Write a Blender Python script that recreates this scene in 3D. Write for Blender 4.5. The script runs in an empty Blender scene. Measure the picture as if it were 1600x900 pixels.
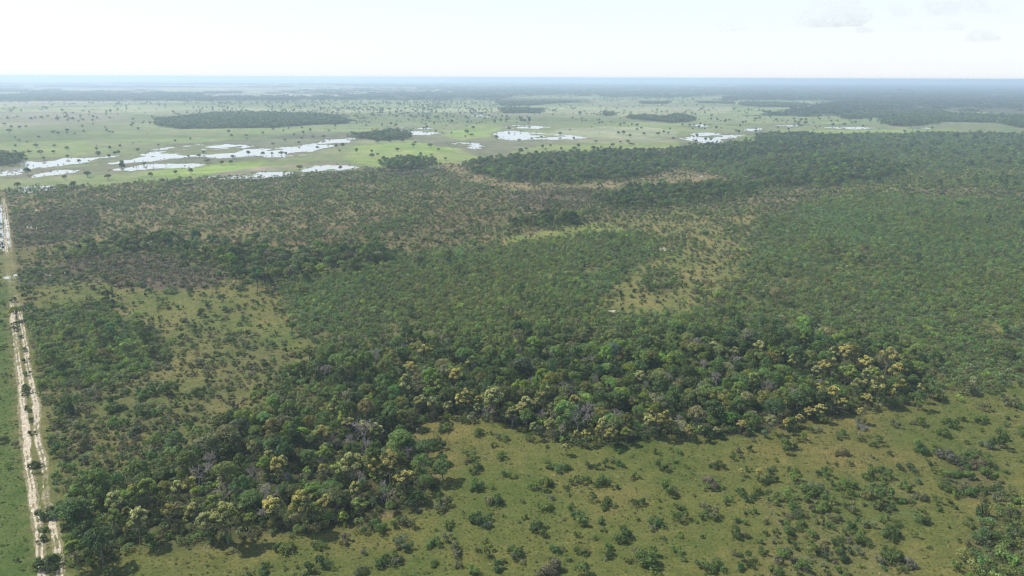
import bpy, math, random
import numpy as np
from mathutils import Matrix, Vector
R = math.radians
rnd = random.Random(7)
RNG = np.random.default_rng(11)
scene = bpy.context.scene
col = scene.collection

# ------------------------------------------------------------------ camera, sky, sun, exposure
CAM_H, FPX, PITCH, ROLL = 120.0, 1100.0, 16.65, 0.22
cam_d = bpy.data.cameras.new("camera"); cam = bpy.data.objects.new("camera", cam_d); col.objects.link(cam)
CM = Matrix.Rotation(R(90 - PITCH), 3, 'X') @ Matrix.Rotation(R(ROLL), 3, 'Z')
cam.location = (0, 0, CAM_H); cam.rotation_euler = CM.to_euler()
cam_d.sensor_width = 36; cam_d.lens = 36 * FPX / 1600; cam_d.clip_start = 1; cam_d.clip_end = 200000
scene.camera = cam
SUN_EL, SUN_AZ = 51.0, -70.0            # azimuth from straight ahead (+Y), negative = to the left
w = bpy.data.worlds.new("World"); scene.world = w; w.use_nodes = True
nt = w.node_tree; bg = nt.nodes['Background']
sky = nt.nodes.new('ShaderNodeTexSky'); sky.sky_type = 'NISHITA'; sky.sun_disc = False
sky.sun_elevation = R(SUN_EL); sky.sun_rotation = R(SUN_AZ)
sky.air_density = 1.0; sky.dust_density = 0.5; sky.ozone_density = 2.2; sky.altitude = 150
# a humid sky: whitish haze low down that thins towards the zenith
wc = nt.nodes.new('ShaderNodeTexCoord'); sx = nt.nodes.new('ShaderNodeSeparateXYZ'); nt.links.new(wc.outputs['Generated'], sx.inputs[0])
mr = nt.nodes.new('ShaderNodeMapRange'); mr.inputs[1].default_value = 0; mr.inputs[2].default_value = .42; mr.inputs[3].default_value = .88; mr.inputs[4].default_value = .12
nt.links.new(sx.outputs[2], mr.inputs[0]); sm = nt.nodes.new('ShaderNodeMix'); sm.data_type = 'RGBA'; nt.links.new(mr.outputs[0], sm.inputs[0])
nt.links.new(sky.outputs[0], sm.inputs[6]); sm.inputs[7].default_value = (4.95, 5.12, 5.4, 1)
nt.links.new(sm.outputs[2], bg.inputs[0]); bg.inputs[1].default_value = 0.115
sl = bpy.data.lights.new("sun", 'SUN'); sun = bpy.data.objects.new("sun", sl); col.objects.link(sun)
sl.energy = 3.9; sl.angle = R(0.6); sl.color = (1.0, 0.94, 0.82)
sd = Vector((math.sin(R(SUN_AZ)) * math.cos(R(SUN_EL)), math.cos(R(SUN_AZ)) * math.cos(R(SUN_EL)), math.sin(R(SUN_EL))))
sun.rotation_euler = sd.to_track_quat('Z', 'Y').to_euler(); sun.location = (-300, 200, 500)
scene.view_settings.view_transform = 'Standard'; scene.view_settings.look = 'None'
scene.view_settings.exposure = 0.74; scene.view_settings.gamma = 1.0
scene.render.engine = 'CYCLES'
cy = scene.cycles
cy.max_bounces = 6; cy.diffuse_bounces = 2; cy.glossy_bounces = 2; cy.transmission_bounces = 3
cy.transparent_max_bounces = 8; cy.volume_bounces = 2; cy.use_denoising = True; cy.denoising_prefilter = 'FAST'; cy.filter_width = 1.2
cy.use_adaptive_sampling = True; cy.adaptive_threshold = 0.01
cy.caustics_reflective = False; cy.caustics_refractive = False; cy.sample_clamp_indirect = 4

# ------------------------------------------------------------------ picture <-> ground
MC = np.array(CM)
def at(px, py, z=0.0):
    """point of the level z that stands behind pixel (px, py) of the 1600 x 900 photograph"""
    d = MC @ np.array([(px - 800) / FPX, -(py - 450) / FPX, -1.0])
    t = (z - CAM_H) / d[2]
    return float(d[0] * t), float(d[1] * t)
def proj(x, y, z=0.0):
    v = np.stack([x, y, np.zeros_like(x) + z - CAM_H], -1) @ MC
    return 800 + FPX * v[..., 0] / -v[..., 2], 450 - FPX * v[..., 1] / -v[..., 2]
def poly(pts, z=0.0): return np.array([at(a, b, z) for a, b in pts])

# ------------------------------------------------------------------ noise and polygons
def _h(ix, iy, s):
    n = (ix.astype(np.int64) * 374761393 + iy.astype(np.int64) * 668265263 + s * 974634777) & 0xffffffff
    n = ((n ^ (n >> 13)) * 1274126177) & 0xffffffff
    return ((n ^ (n >> 16)) & 0xffff) / 65535.0
def vnoise(x, y, s=0):
    ix, iy = np.floor(x), np.floor(y); fx, fy = x - ix, y - iy
    fx = fx * fx * (3 - 2 * fx); fy = fy * fy * (3 - 2 * fy)
    a, b = _h(ix, iy, s), _h(ix + 1, iy, s); c, d = _h(ix, iy + 1, s), _h(ix + 1, iy + 1, s)
    return (a * (1 - fx) + b * fx) * (1 - fy) + (c * (1 - fx) + d * fx) * fy
def fbm(x, y, s=0, o=4):
    t, a, n = 0, .5, 0
    for k in range(o):
        t = t + a * vnoise(x * 2 ** k, y * 2 ** k, s + k * 17); n += a; a *= .55
    return t / n
def inside(P, x, y):
    r = np.zeros(x.shape, bool); lo, hi = P.min(0), P.max(0)
    m = (x >= lo[0]) & (x <= hi[0]) & (y >= lo[1]) & (y <= hi[1])
    if not m.any(): return r
    xs, ys = x[m], y[m]; c = np.zeros(xs.shape, bool); n = len(P)
    for i in range(n):
        x1, y1 = P[i]; x2, y2 = P[(i + 1) % n]
        if y1 == y2: continue
        c ^= ((y1 > ys) != (y2 > ys)) & (xs < (x2 - x1) * (ys - y1) / (y2 - y1) + x1)
    r[m] = c; return r
def edge_dist(P, x, y, closed=True):
    d = np.full(x.shape, 1e9); n = len(P)
    for i in range(n if closed else n - 1):
        a, b = P[i], P[(i + 1) % n]; v = b - a; L = max((v ** 2).sum(), 1e-9)
        t = np.clip(((x - a[0]) * v[0] + (y - a[1]) * v[1]) / L, 0, 1)
        d = np.minimum(d, np.hypot(x - a[0] - t * v[0], y - a[1] - t * v[1]))
    return d

# ------------------------------------------------------------------ zones of the land, each in pixels of the photograph, later ones over earlier ones
# columns: forest, young, shrub, grey scrub, tuft density, ground colour
FAR = [(-900, 121.5), (2500, 121.5)]
Z = []
def zone(name, pts, F=0, Y=0, S=0, G=0, T=0, W=0, c=(.14, .13, .06), warp=1.0):
    Z.append(dict(name=name, P=poly(pts), F=F, Y=Y, S=S, G=G, T=T, W=W, c=c, warp=warp))
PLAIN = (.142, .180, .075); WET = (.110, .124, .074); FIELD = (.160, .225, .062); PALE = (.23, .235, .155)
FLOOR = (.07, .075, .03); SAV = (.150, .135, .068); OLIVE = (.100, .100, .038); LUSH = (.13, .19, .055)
zone('plain', [(-900, 330), (-900, 123), (2500, 133), (2500, 330)], c=PLAIN)
zone('pale plain', [(-900, 170), (-900, 126), (700, 126), (760, 140), (600, 150), (0, 168)], c=PALE)
zone('brown plain', [(-50, 200), (0, 178), (60, 172), (190, 178), (180, 188), (60, 196)], c=(.20, .20, .13))
zone('brown plain', [(0, 172), (200, 165), (420, 170), (800, 168), (980, 160), (1150, 166), (1140, 176), (900, 184), (700, 176), (300, 180)], c=(.205, .225, .125))
zone('wet', [(380, 222), (480, 204), (620, 208), (690, 214), (800, 218), (960, 214), (1100, 224), (1000, 232), (870, 240), (780, 252), (700, 236), (640, 218), (560, 220), (480, 240), (400, 246)], c=WET)
zone('wet', [(120, 262), (200, 250), (380, 240), (360, 226), (260, 226), (420, 216), (560, 214), (430, 250), (250, 266), (0, 280), (0, 262)], c=WET)
zone('wet', [(840, 214), (880, 200), (1000, 198), (1060, 206), (1050, 222), (950, 226)], c=(.19, .21, .13))
zone('wet', [(300, 268), (400, 262), (520, 252), (560, 258), (460, 262), (360, 276)], c=(.18, .17, .12))
zone('field', [(-60, 236), (0, 222), (120, 220), (170, 232), (100, 246), (0, 248)], c=FIELD)
zone('field', [(530, 248), (560, 230), (640, 218), (720, 234), (760, 246), (700, 258), (600, 262)], c=FIELD)
zone('field', [(690, 210), (760, 190), (800, 188), (760, 214), (720, 220)], c=FIELD)
zone('field', [(200, 276), (260, 262), (420, 250), (400, 262), (310, 276)], c=FIELD)
zone('field', [(800, 240), (830, 228), (950, 224), (1060, 222), (1060, 230), (940, 238), (880, 243)], c=FIELD)
zone('field', [(1140, 222), (1160, 212), (1210, 206), (1500, 200), (1500, 206), (1340, 212), (1200, 216)], c=FIELD)
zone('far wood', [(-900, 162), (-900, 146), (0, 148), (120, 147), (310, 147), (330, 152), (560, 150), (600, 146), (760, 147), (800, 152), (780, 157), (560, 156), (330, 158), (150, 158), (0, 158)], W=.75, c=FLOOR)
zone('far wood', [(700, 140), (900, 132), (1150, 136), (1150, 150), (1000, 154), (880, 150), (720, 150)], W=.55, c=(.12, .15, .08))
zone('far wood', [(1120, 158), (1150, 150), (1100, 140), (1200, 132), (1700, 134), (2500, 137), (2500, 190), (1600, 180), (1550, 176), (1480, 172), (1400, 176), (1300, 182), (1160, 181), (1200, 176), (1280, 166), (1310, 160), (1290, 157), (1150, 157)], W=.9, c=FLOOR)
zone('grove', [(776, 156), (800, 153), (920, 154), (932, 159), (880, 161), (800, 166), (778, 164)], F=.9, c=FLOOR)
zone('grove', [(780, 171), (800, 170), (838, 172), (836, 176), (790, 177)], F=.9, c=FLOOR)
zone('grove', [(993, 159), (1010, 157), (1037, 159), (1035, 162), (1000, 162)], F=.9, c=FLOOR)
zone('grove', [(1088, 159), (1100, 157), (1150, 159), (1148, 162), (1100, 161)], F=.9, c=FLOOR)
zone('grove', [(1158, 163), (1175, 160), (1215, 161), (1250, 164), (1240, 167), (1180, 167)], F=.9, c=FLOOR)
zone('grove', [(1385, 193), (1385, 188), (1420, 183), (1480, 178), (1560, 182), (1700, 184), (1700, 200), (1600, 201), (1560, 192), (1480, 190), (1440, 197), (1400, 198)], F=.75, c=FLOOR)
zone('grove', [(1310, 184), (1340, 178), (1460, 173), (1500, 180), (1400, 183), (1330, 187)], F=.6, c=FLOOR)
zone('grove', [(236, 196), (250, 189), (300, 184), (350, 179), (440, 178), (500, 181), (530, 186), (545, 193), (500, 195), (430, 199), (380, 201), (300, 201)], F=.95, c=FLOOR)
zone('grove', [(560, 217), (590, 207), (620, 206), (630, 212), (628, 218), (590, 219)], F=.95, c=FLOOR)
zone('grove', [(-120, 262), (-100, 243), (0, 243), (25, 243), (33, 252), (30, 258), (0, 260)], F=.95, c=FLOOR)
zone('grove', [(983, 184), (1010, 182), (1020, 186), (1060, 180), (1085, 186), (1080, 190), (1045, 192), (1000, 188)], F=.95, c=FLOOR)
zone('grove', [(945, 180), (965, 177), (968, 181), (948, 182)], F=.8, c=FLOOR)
# the savanna and woods this side of the plain
zone('savanna', [(-300, 330), (0, 300), (60, 292), (150, 293), (210, 284), (250, 284), (330, 277), (400, 278), (470, 271), (560, 267), (600, 261), (680, 265), (740, 256), (800, 247), (880, 245), (950, 241), (1000, 236), (1060, 230), (1120, 224), (1190, 222), (1210, 212), (1300, 213), (1400, 209), (1480, 206), (1600, 209), (2100, 220), (2500, 900), (-400, 900)], Y=.05, S=.52, G=.2, T=.3, c=SAV)
zone('grey thicket', [(10, 345), (60, 330), (110, 325), (150, 345), (110, 370), (70, 388), (20, 385)], S=.35, G=1.4, T=.2, c=(.10, .09, .06))
zone('sparse', [(0, 395), (120, 372), (210, 385), (160, 400), (90, 430), (0, 432)], S=.45, G=.1, T=.3, c=(.12, .115, .05))
zone('dense scrub', [(330, 285), (400, 280), (600, 268), (740, 272), (790, 292), (700, 330), (560, 330), (430, 340), (330, 330)], S=.62, G=.24, Y=.06, T=.2, c=(.15, .14, .066))
zone('meadow', [(560, 345), (640, 325), (790, 300), (800, 345), (700, 375), (560, 385), (400, 385), (380, 375)], S=.40, G=.18, Y=.04, T=.4, c=(.125, .11, .055))
zone('thicket', [(570, 352), (600, 340), (650, 338), (660, 350), (620, 360), (575, 362)], S=.9, Y=.5, c=FLOOR)
zone('bare strip', [(690, 255), (740, 258), (760, 275), (830, 286), (900, 288), (980, 284), (1045, 262), (1000, 250), (1110, 262), (1180, 282), (1080, 288), (980, 292), (940, 305), (860, 310), (800, 300), (710, 275)], S=.14, G=.16, T=.2, c=(.185, .162, .085))
zone('grey scrub', [(800, 300), (870, 292), (950, 296), (930, 318), (880, 332), (820, 330)], S=.25, G=.8, c=(.12, .105, .07))
zone('green glade', [(780, 372), (850, 362), (900, 352), (975, 346), (985, 356), (950, 366), (880, 374), (800, 388)], S=.25, T=.3, c=(.155, .18, .058))
zone('glade', [(940, 340), (1000, 330), (1180, 320), (1200, 335), (1180, 360), (1170, 400), (1160, 425), (1130, 455), (1120, 475), (1060, 490), (990, 492), (930, 487), (955, 462), (972, 432), (1010, 405), (1035, 385), (985, 362)], S=.48, G=.16, Y=.05, T=.4, c=(.15, .15, .058))
zone('glade core', [(955, 460), (975, 432), (1015, 405), (1060, 395), (1140, 400), (1150, 430), (1110, 460), (1060, 488), (990, 490), (935, 487)], S=.24, G=.12, T=.3, c=(.145, .15, .055))
zone('wood patch', [(1000, 430), (1030, 418), (1060, 430), (1070, 445), (1040, 462), (1000, 455)], S=.8, Y=.3, c=FLOOR)
zone('grove', [(598, 256), (625, 251), (670, 253), (676, 262), (640, 266), (605, 265)], F=.95, c=FLOOR)
zone('grey scrub', [(585, 266), (690, 266), (695, 274), (600, 275)], G=.9, S=.3, c=(.10, .09, .06))
zone('grove', [(738, 262), (760, 253), (830, 247), (900, 243), (985, 238), (1010, 240), (1046, 262), (1000, 276), (940, 282), (850, 284), (800, 282), (750, 272)], F=.8, Y=.3, c=FLOOR)
zone('grove', [(942, 318), (960, 300), (1000, 295), (1080, 293), (1130, 287), (1190, 290), (1180, 300), (1120, 312), (1050, 322), (1000, 326), (950, 325)], F=.55, Y=.5, S=.3, c=FLOOR)
zone('grove', [(798, 350), (830, 338), (880, 336), (925, 340), (905, 348), (860, 354), (810, 356)], F=.6, Y=.5, S=.3, c=FLOOR)
zone('right wood', [(1000, 250), (1070, 230), (1190, 222), (1210, 213), (1400, 210), (1600, 210), (2100, 222), (2200, 320), (1600, 300), (1500, 290), (1400, 300), (1250, 290), (1180, 285), (1100, 268)], F=.05, Y=.45, S=.65, G=.4, c=(.13, .13, .06))
zone('grove', [(1190, 222), (1195, 212), (1240, 211), (1300, 216), (1330, 226), (1260, 232), (1200, 226)], F=.9, c=FLOOR)
zone('grove', [(1180, 282), (1190, 262), (1240, 246), (1330, 246), (1400, 262), (1400, 275), (1350, 284), (1290, 290), (1220, 290)], F=.8, Y=.3, c=FLOOR)
zone('grove', [(1040, 246), (1100, 232), (1190, 226), (1300, 228), (1260, 238), (1160, 246), (1100, 252)], F=.6, Y=.4, c=FLOOR)
zone('sunny glade', [(1380, 290), (1400, 272), (1480, 262), (1540, 262), (1620, 266), (1600, 276), (1520, 280), (1470, 290), (1400, 300), (1300, 300), (1320, 292)], S=.6, Y=.08, G=.1, c=(.20, .20, .075))
zone('young wood', [(1190, 358), (1210, 335), (1290, 315), (1380, 306), (1500, 312), (1700, 318), (2300, 340), (2500, 640), (1700, 560), (1600, 600), (1480, 612), (1440, 600), (1100, 540), (1050, 520), (700, 560), (480, 560), (470, 500), (440, 470), (440, 440), (540, 415), (600, 395), (640, 398), (740, 388), (850, 376), (930, 366), (985, 364), (1035, 388), (1010, 405), (972, 432), (955, 462), (930, 487), (990, 493), (1060, 491), (1120, 476), (1135, 455), (1165, 425), (1172, 400)], Y=.97, S=.08, F=.009, c=(.10, .11, .045))
zone('glade', [(1238, 437), (1262, 434), (1264, 442), (1242, 444)], T=.4, c=(.17, .17, .06))
zone('glade', [(1296, 414), (1318, 412), (1330, 425), (1312, 427)], T=.4, Y=.2, c=(.20, .19, .09))
zone('glade', [(1515, 500), (1560, 498), (1700, 497), (1700, 512), (1570, 512), (1530, 520)], T=.4, S=.3, c=(.14, .14, .055))
zone('mixed wood', [(80, 400), (200, 378), (320, 378), (350, 400), (380, 388), (470, 400), (560, 385), (640, 395), (600, 412), (560, 425), (450, 445), (440, 470), (440, 500), (380, 440), (340, 415), (210, 408), (130, 420)], F=.5, Y=.35, S=.5, c=FLOOR)
zone('grey thicket', [(60, 425), (110, 405), (200, 395), (330, 412), (360, 430), (345, 448), (240, 455), (190, 445), (100, 432)], G=1.7, S=.12, c=(.09, .08, .055))
zone('thicket', [(0, 428), (60, 420), (150, 430), (180, 440), (120, 440), (20, 446)], S=.8, G=.4, c=(.09, .085, .045))
zone('clearing', [(20, 446), (130, 442), (240, 458), (360, 446), (430, 450), (450, 490), (470, 530), (510, 545), (525, 540), (500, 560), (430, 540), (370, 520), (300, 505), (240, 520), (180, 470), (120, 472), (50, 486)], S=.16, G=.06, T=.6, c=(.118, .134, .044))
zone('scrub', [(250, 545), (300, 505), (370, 520), (430, 540), (500, 560), (480, 600), (430, 660), (350, 690), (240, 730), (160, 770), (110, 820), (100, 900), (30, 900), (10, 900), (60, 620), (200, 600)], S=.66, G=.48, T=.5, c=(.112, .118, .046))
zone('scrub open', [(250, 545), (240, 520), (310, 510), (380, 530), (330, 600), (280, 640), (230, 620)], S=.34, G=.28, T=.5, c=(.118, .125, .046))
zone('young wood', [(48, 490), (100, 480), (155, 474), (205, 500), (250, 545), (240, 575), (160, 608), (60, 615), (50, 560)], F=.12, Y=.9, S=.4, G=.2, c=FLOOR)
zone('near grass', [(640, 674), (660, 655), (700, 648), (760, 650), (830, 672), (900, 692), (970, 690), (1050, 676), (1130, 680), (1210, 668), (1290, 650), (1350, 638), (1420, 630), (1460, 616), (1500, 606), (1600, 600), (2500, 640), (2600, 1400), (-200, 1400), (100, 905), (200, 862), (300, 860), (400, 842), (500, 830), (590, 815), (650, 790), (690, 755), (660, 705)], T=.85, S=.07, c=(.080, .092, .027), warp=.6)
zone('near patch', [(1190, 765), (1260, 750), (1330, 790), (1370, 840), (1440, 905), (1180, 905), (1200, 840)], S=.62, G=.2, T=.8, c=(.105, .115, .042), warp=.6)
zone('near patch', [(1330, 745), (1380, 730), (1430, 760), (1450, 800), (1400, 830), (1340, 800)], S=.5, G=.15, T=.8, c=(.11, .12, .042), warp=.6)
zone('near clump', [(1470, 735), (1500, 708), (1545, 712), (1566, 750), (1560, 775), (1490, 780)], S=1.2, G=.3, T=.3, c=FLOOR, warp=.6)
zone('corner thicket', [(1512, 830), (1530, 805), (1580, 795), (1750, 790), (1900, 960), (1510, 960), (1500, 890)], S=1.2, Y=.75, G=.3, T=.3, c=FLOOR, warp=.6)
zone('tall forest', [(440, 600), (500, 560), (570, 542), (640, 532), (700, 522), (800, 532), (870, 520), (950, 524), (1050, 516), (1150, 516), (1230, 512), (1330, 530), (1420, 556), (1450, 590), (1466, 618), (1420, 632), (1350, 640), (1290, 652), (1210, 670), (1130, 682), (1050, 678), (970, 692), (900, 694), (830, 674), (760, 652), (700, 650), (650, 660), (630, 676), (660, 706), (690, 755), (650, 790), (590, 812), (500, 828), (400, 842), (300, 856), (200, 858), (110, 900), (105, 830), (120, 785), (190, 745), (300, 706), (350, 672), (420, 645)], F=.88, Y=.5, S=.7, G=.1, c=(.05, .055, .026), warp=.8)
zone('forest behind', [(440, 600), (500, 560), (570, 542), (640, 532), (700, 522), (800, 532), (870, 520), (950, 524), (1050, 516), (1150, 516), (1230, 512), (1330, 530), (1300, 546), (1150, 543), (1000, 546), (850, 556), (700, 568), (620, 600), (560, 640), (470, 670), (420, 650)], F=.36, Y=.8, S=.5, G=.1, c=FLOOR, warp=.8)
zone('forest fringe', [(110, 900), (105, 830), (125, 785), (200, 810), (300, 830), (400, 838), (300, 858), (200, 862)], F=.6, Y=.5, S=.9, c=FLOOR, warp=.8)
zone('strip', [(18, 470), (31, 470), (52, 560), (72, 660), (80, 740), (98, 820), (110, 905), (68, 905), (56, 800), (40, 660), (26, 550)], S=.10, T=.7, c=(.125, .13, .05), warp=.2)
zone('left field', [(-900, 450), (0, 446), (18, 446), (14, 480), (16, 520), (26, 620), (36, 700), (46, 800), (58, 900), (60, 960), (-900, 960)], T=.9, S=.02, c=(.060, .088, .025), warp=.2)
zone('strip', [(0, 300), (14, 330), (20, 400), (26, 446), (0, 446), (-200, 446), (-200, 300)], S=.22, T=.6, c=(.14, .145, .06), warp=.3)

def zone_at(x, y):
    d = np.hypot(x, y)
    a = np.clip(d * .012, 2, 60)
    wx = (fbm(x / (a * 2.2), y / (a * 2.2), 3) - .5) * a * 3; wy = (fbm(x / (a * 2.2), y / (a * 2.2), 91) - .5) * a * 3.6
    r = np.full(x.shape, -1, int)
    for i, z in enumerate(Z):
        r[inside(z['P'], x + wx * z['warp'], y + wy * z['warp'])] = i
    return r

# ------------------------------------------------------------------ materials
def mat(name):
    m = bpy.data.materials.new(name); m.use_nodes = True
    n = m.node_tree; return m, n, n.nodes['Principled BSDF'], n.nodes['Material Output']
def add(n, t, **k):
    o = n.nodes.new(t)
    for a, v in k.items(): setattr(o, a, v)
    return o
def mix(n, a, b, f, mode='MIX'):
    m = add(n, 'ShaderNodeMix', data_type='RGBA', blend_type=mode)
    for s, v in ((0, f), (6, a), (7, b)):
        if hasattr(v, 'links') or hasattr(v, 'is_linked'): n.links.new(v, m.inputs[s])
        else: m.inputs[s].default_value = v if s == 0 else (*v, 1)
    return m.outputs[2]
def noise(n, vec, scale, detail=4, rough=.6):
    t = add(n, 'ShaderNodeTexNoise'); t.inputs['Scale'].default_value = scale; t.inputs['Detail'].default_value = detail
    t.inputs['Roughness'].default_value = rough; n.links.new(vec, t.inputs['Vector']); return t.outputs['Fac']
def ramp(n, v, a, b, lo=0.0, hi=1.0):
    m = add(n, 'ShaderNodeMapRange'); m.inputs[1].default_value = a; m.inputs[2].default_value = b
    m.inputs[3].default_value = lo; m.inputs[4].default_value = hi; n.links.new(v, m.inputs[0]); return m.outputs[0]

def leaf_material(name, trans=.34, gloss=.25):
    m, n, p, out = mat(name)
    at_ = add(n, 'ShaderNodeAttribute', attribute_type='INSTANCER', attribute_name='tint')
    tc = add(n, 'ShaderNodeTexCoord')
    nz = noise(n, tc.outputs['Object'], .9, 3)
    c = mix(n, (.55, .55, .5), (1.45, 1.4, 1.3), ramp(n, nz, .3, .7))
    c = mix(n, at_.outputs['Color'], c, 1.0, 'MULTIPLY')
    n.links.new(c, p.inputs['Base Color']); p.inputs['Roughness'].default_value = .55
    p.inputs['Specular IOR Level'].default_value = gloss
    tr = add(n, 'ShaderNodeBsdfTranslucent')
    n.links.new(mix(n, c, (1.5, 1.75, .7), 1.0, 'MULTIPLY'), tr.inputs[0])
    ms = add(n, 'ShaderNodeMixShader'); ms.inputs[0].default_value = trans
    n.links.new(p.outputs[0], ms.inputs[1]); n.links.new(tr.outputs[0], ms.inputs[2]); n.links.new(ms.outputs[0], out.inputs[0])
    return m
M_LEAF = leaf_material('leaves')
M_BLOS = leaf_material('blossom', .3, .1)
def plain_material(name, c1, c2, scale=2.0, rough=.9):
    m, n, p, out = mat(name); tc = add(n, 'ShaderNodeTexCoord')
    n.links.new(mix(n, c1, c2, ramp(n, noise(n, tc.outputs['Object'], scale), .35, .65)), p.inputs['Base Color'])
    p.inputs['Roughness'].default_value = rough; p.inputs['Specular IOR Level'].default_value = .15; return m
M_BARK = plain_material('bark', (.10, .085, .065), (.24, .21, .17))
M_TWIG = plain_material('bare_twigs', (.23, .20, .18), (.36, .33, .31))
M_VERGE = plain_material('dusty_earth', (.105, .105, .045), (.22, .19, .115), .5)
M_SAND = plain_material('sand', (.25, .205, .135), (.50, .445, .345), .8)

# ground: zone colour carried by the sheet, mottled with the grass's own patches
m, n, p, out = mat('ground'); M_GROUND = m
vc = add(n, 'ShaderNodeAttribute', attribute_type='GEOMETRY', attribute_name='Col')
tc = add(n, 'ShaderNodeTexCoord'); ob = tc.outputs['Object']
big = noise(n, ob, .03, 5, .65); mid = noise(n, ob, .22, 6, .7); fine = noise(n, ob, 1.3, 4, .7)
c = mix(n, (.72, .86, .70), (1.32, 1.12, 1.18), ramp(n, big, .34, .66))
c = mix(n, c, mix(n, (.74, .82, .72), (1.26, 1.18, 1.22), ramp(n, mid, .32, .68)), 1.0, 'MULTIPLY')
c = mix(n, c, mix(n, (.60, .66, .60), (1.40, 1.34, 1.34), ramp(n, fine, .32, .68)), 1.0, 'MULTIPLY')
c = mix(n, vc.outputs['Color'], c, 1.0, 'MULTIPLY')
spk = noise(n, ob, .55, 6, .75); gate = noise(n, ob, .045, 2, .5)
mm = add(n, 'ShaderNodeMath', operation='MULTIPLY'); n.links.new(ramp(n, spk, .63, .70), mm.inputs[0]); n.links.new(ramp(n, gate, .50, .62), mm.inputs[1])
c = mix(n, c, (.34, .31, .22), mm.outputs[0])
n.links.new(c, p.inputs['Base Color']); p.inputs['Roughness'].default_value = 1; p.inputs['Specular IOR Level'].default_value = .1

m, n, p, out = mat('water'); M_WATER = m
tc = add(n, 'ShaderNodeTexCoord'); nz = noise(n, tc.outputs['Object'], .5, 3)
p.inputs['Base Color'].default_value = (.34, .34, .30, 1); p.inputs['Roughness'].default_value = .04; p.inputs['IOR'].default_value = 1.333
bp = add(n, 'ShaderNodeBump'); bp.inputs['Strength'].default_value = .03; n.links.new(nz, bp.inputs['Height']); n.links.new(bp.outputs[0], p.inputs['Normal'])

# ------------------------------------------------------------------ object helpers
def link(o, parent=None, **props):
    col.objects.link(o)
    if parent: o.parent = parent
    for k, v in props.items(): o[k] = v
    return o
def mesh_of(name, verts, faces, mats=(), fm=None, smooth=False):
    me = bpy.data.meshes.new(name)
    V = np.asarray(verts, np.float32); me.vertices.add(len(V)); me.vertices.foreach_set('co', V.ravel())
    if isinstance(faces, np.ndarray): ln = np.full(len(faces), faces.shape[1]); fl = faces.ravel()
    else: ln = np.array([len(f) for f in faces]); fl = np.array([i for f in faces for i in f])
    me.loops.add(len(fl)); me.loops.foreach_set('vertex_index', fl.astype(np.int32))
    me.polygons.add(len(ln)); st = np.concatenate([[0], np.cumsum(ln)[:-1]])
    me.polygons.foreach_set('loop_start', st.astype(np.int32))
    for x in mats: me.materials.append(x)
    if fm is not None: me.polygons.foreach_set('material_index', np.asarray(fm, np.int32))
    me.update(calc_edges=True); me.validate()
    if smooth: me.polygons.foreach_set('use_smooth', np.ones(len(ln), bool))
    return me

class MB:
    def __init__(s): s.v, s.f, s.m = [], [], []
    def quad_leaf(s, c, nrm, size, mi=0, asp=.75):
        nrm = nrm / (np.linalg.norm(nrm) + 1e-9) + [0, 0, .45]; nrm = nrm / (np.linalg.norm(nrm) + 1e-9)
        t = np.cross(nrm, RNG.normal(size=3)); t /= np.linalg.norm(t) + 1e-9; b = np.cross(nrm, t)
        k = len(s.v); h = size * .5
        s.v += [c - t * h, c - b * h * asp + nrm * h * .12, c + t * h, c + b * h * asp - nrm * h * .1]
        s.f.append((k, k + 1, k + 2, k + 3)); s.m.append(mi)
    def limb(s, a, b, r0, r1, mi=0, n=5):
        a, b = np.array(a, float), np.array(b, float); d = b - a; L = np.linalg.norm(d) + 1e-9; d /= L
        u = np.cross(d, [0.3, .9, .1]); u /= np.linalg.norm(u) + 1e-9; v = np.cross(d, u); k = len(s.v)
        for q in range(n):
            an = 2 * math.pi * q / n; e = u * math.cos(an) + v * math.sin(an); s.v += [a + e * r0, b + e * r1]
        for q in range(n):
            i, j = k + 2 * q, k + 2 * ((q + 1) % n); s.f.append((i, j, j + 1, i + 1)); s.m.append(mi)
    def clumps(s, C, leaf, dens, mi=0, low=-.45, jit=.7, maxn=4000):
        C = np.array(C); tot = 0
        for k, (x, y, z, r, rz) in enumerate(C):
            n_ = int(dens * r * (r + rz) * 2); 
            for q in range(n_):
                if tot >= maxn: return
                d = RNG.normal(size=3); d /= np.linalg.norm(d)
                if d[2] < low: continue
                rr = RNG.uniform(.72, 1.08)
                p = np.array([x, y, z]) + d * rr * np.array([r, r, rz])
                o = C[np.arange(len(C)) != k]
                if len(o):
                    q_ = (p - o[:, :3]) / np.stack([o[:, 3], o[:, 3], o[:, 4]], 1)
                    if ((q_ ** 2).sum(1) < .5).any(): continue
                s.quad_leaf(p, d + RNG.normal(size=3) * jit, leaf * RNG.uniform(.6, 1.4), mi); tot += 1
    def mesh(s, name, *mats): return mesh_of(name, s.v, s.f, mats, s.m)

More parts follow.
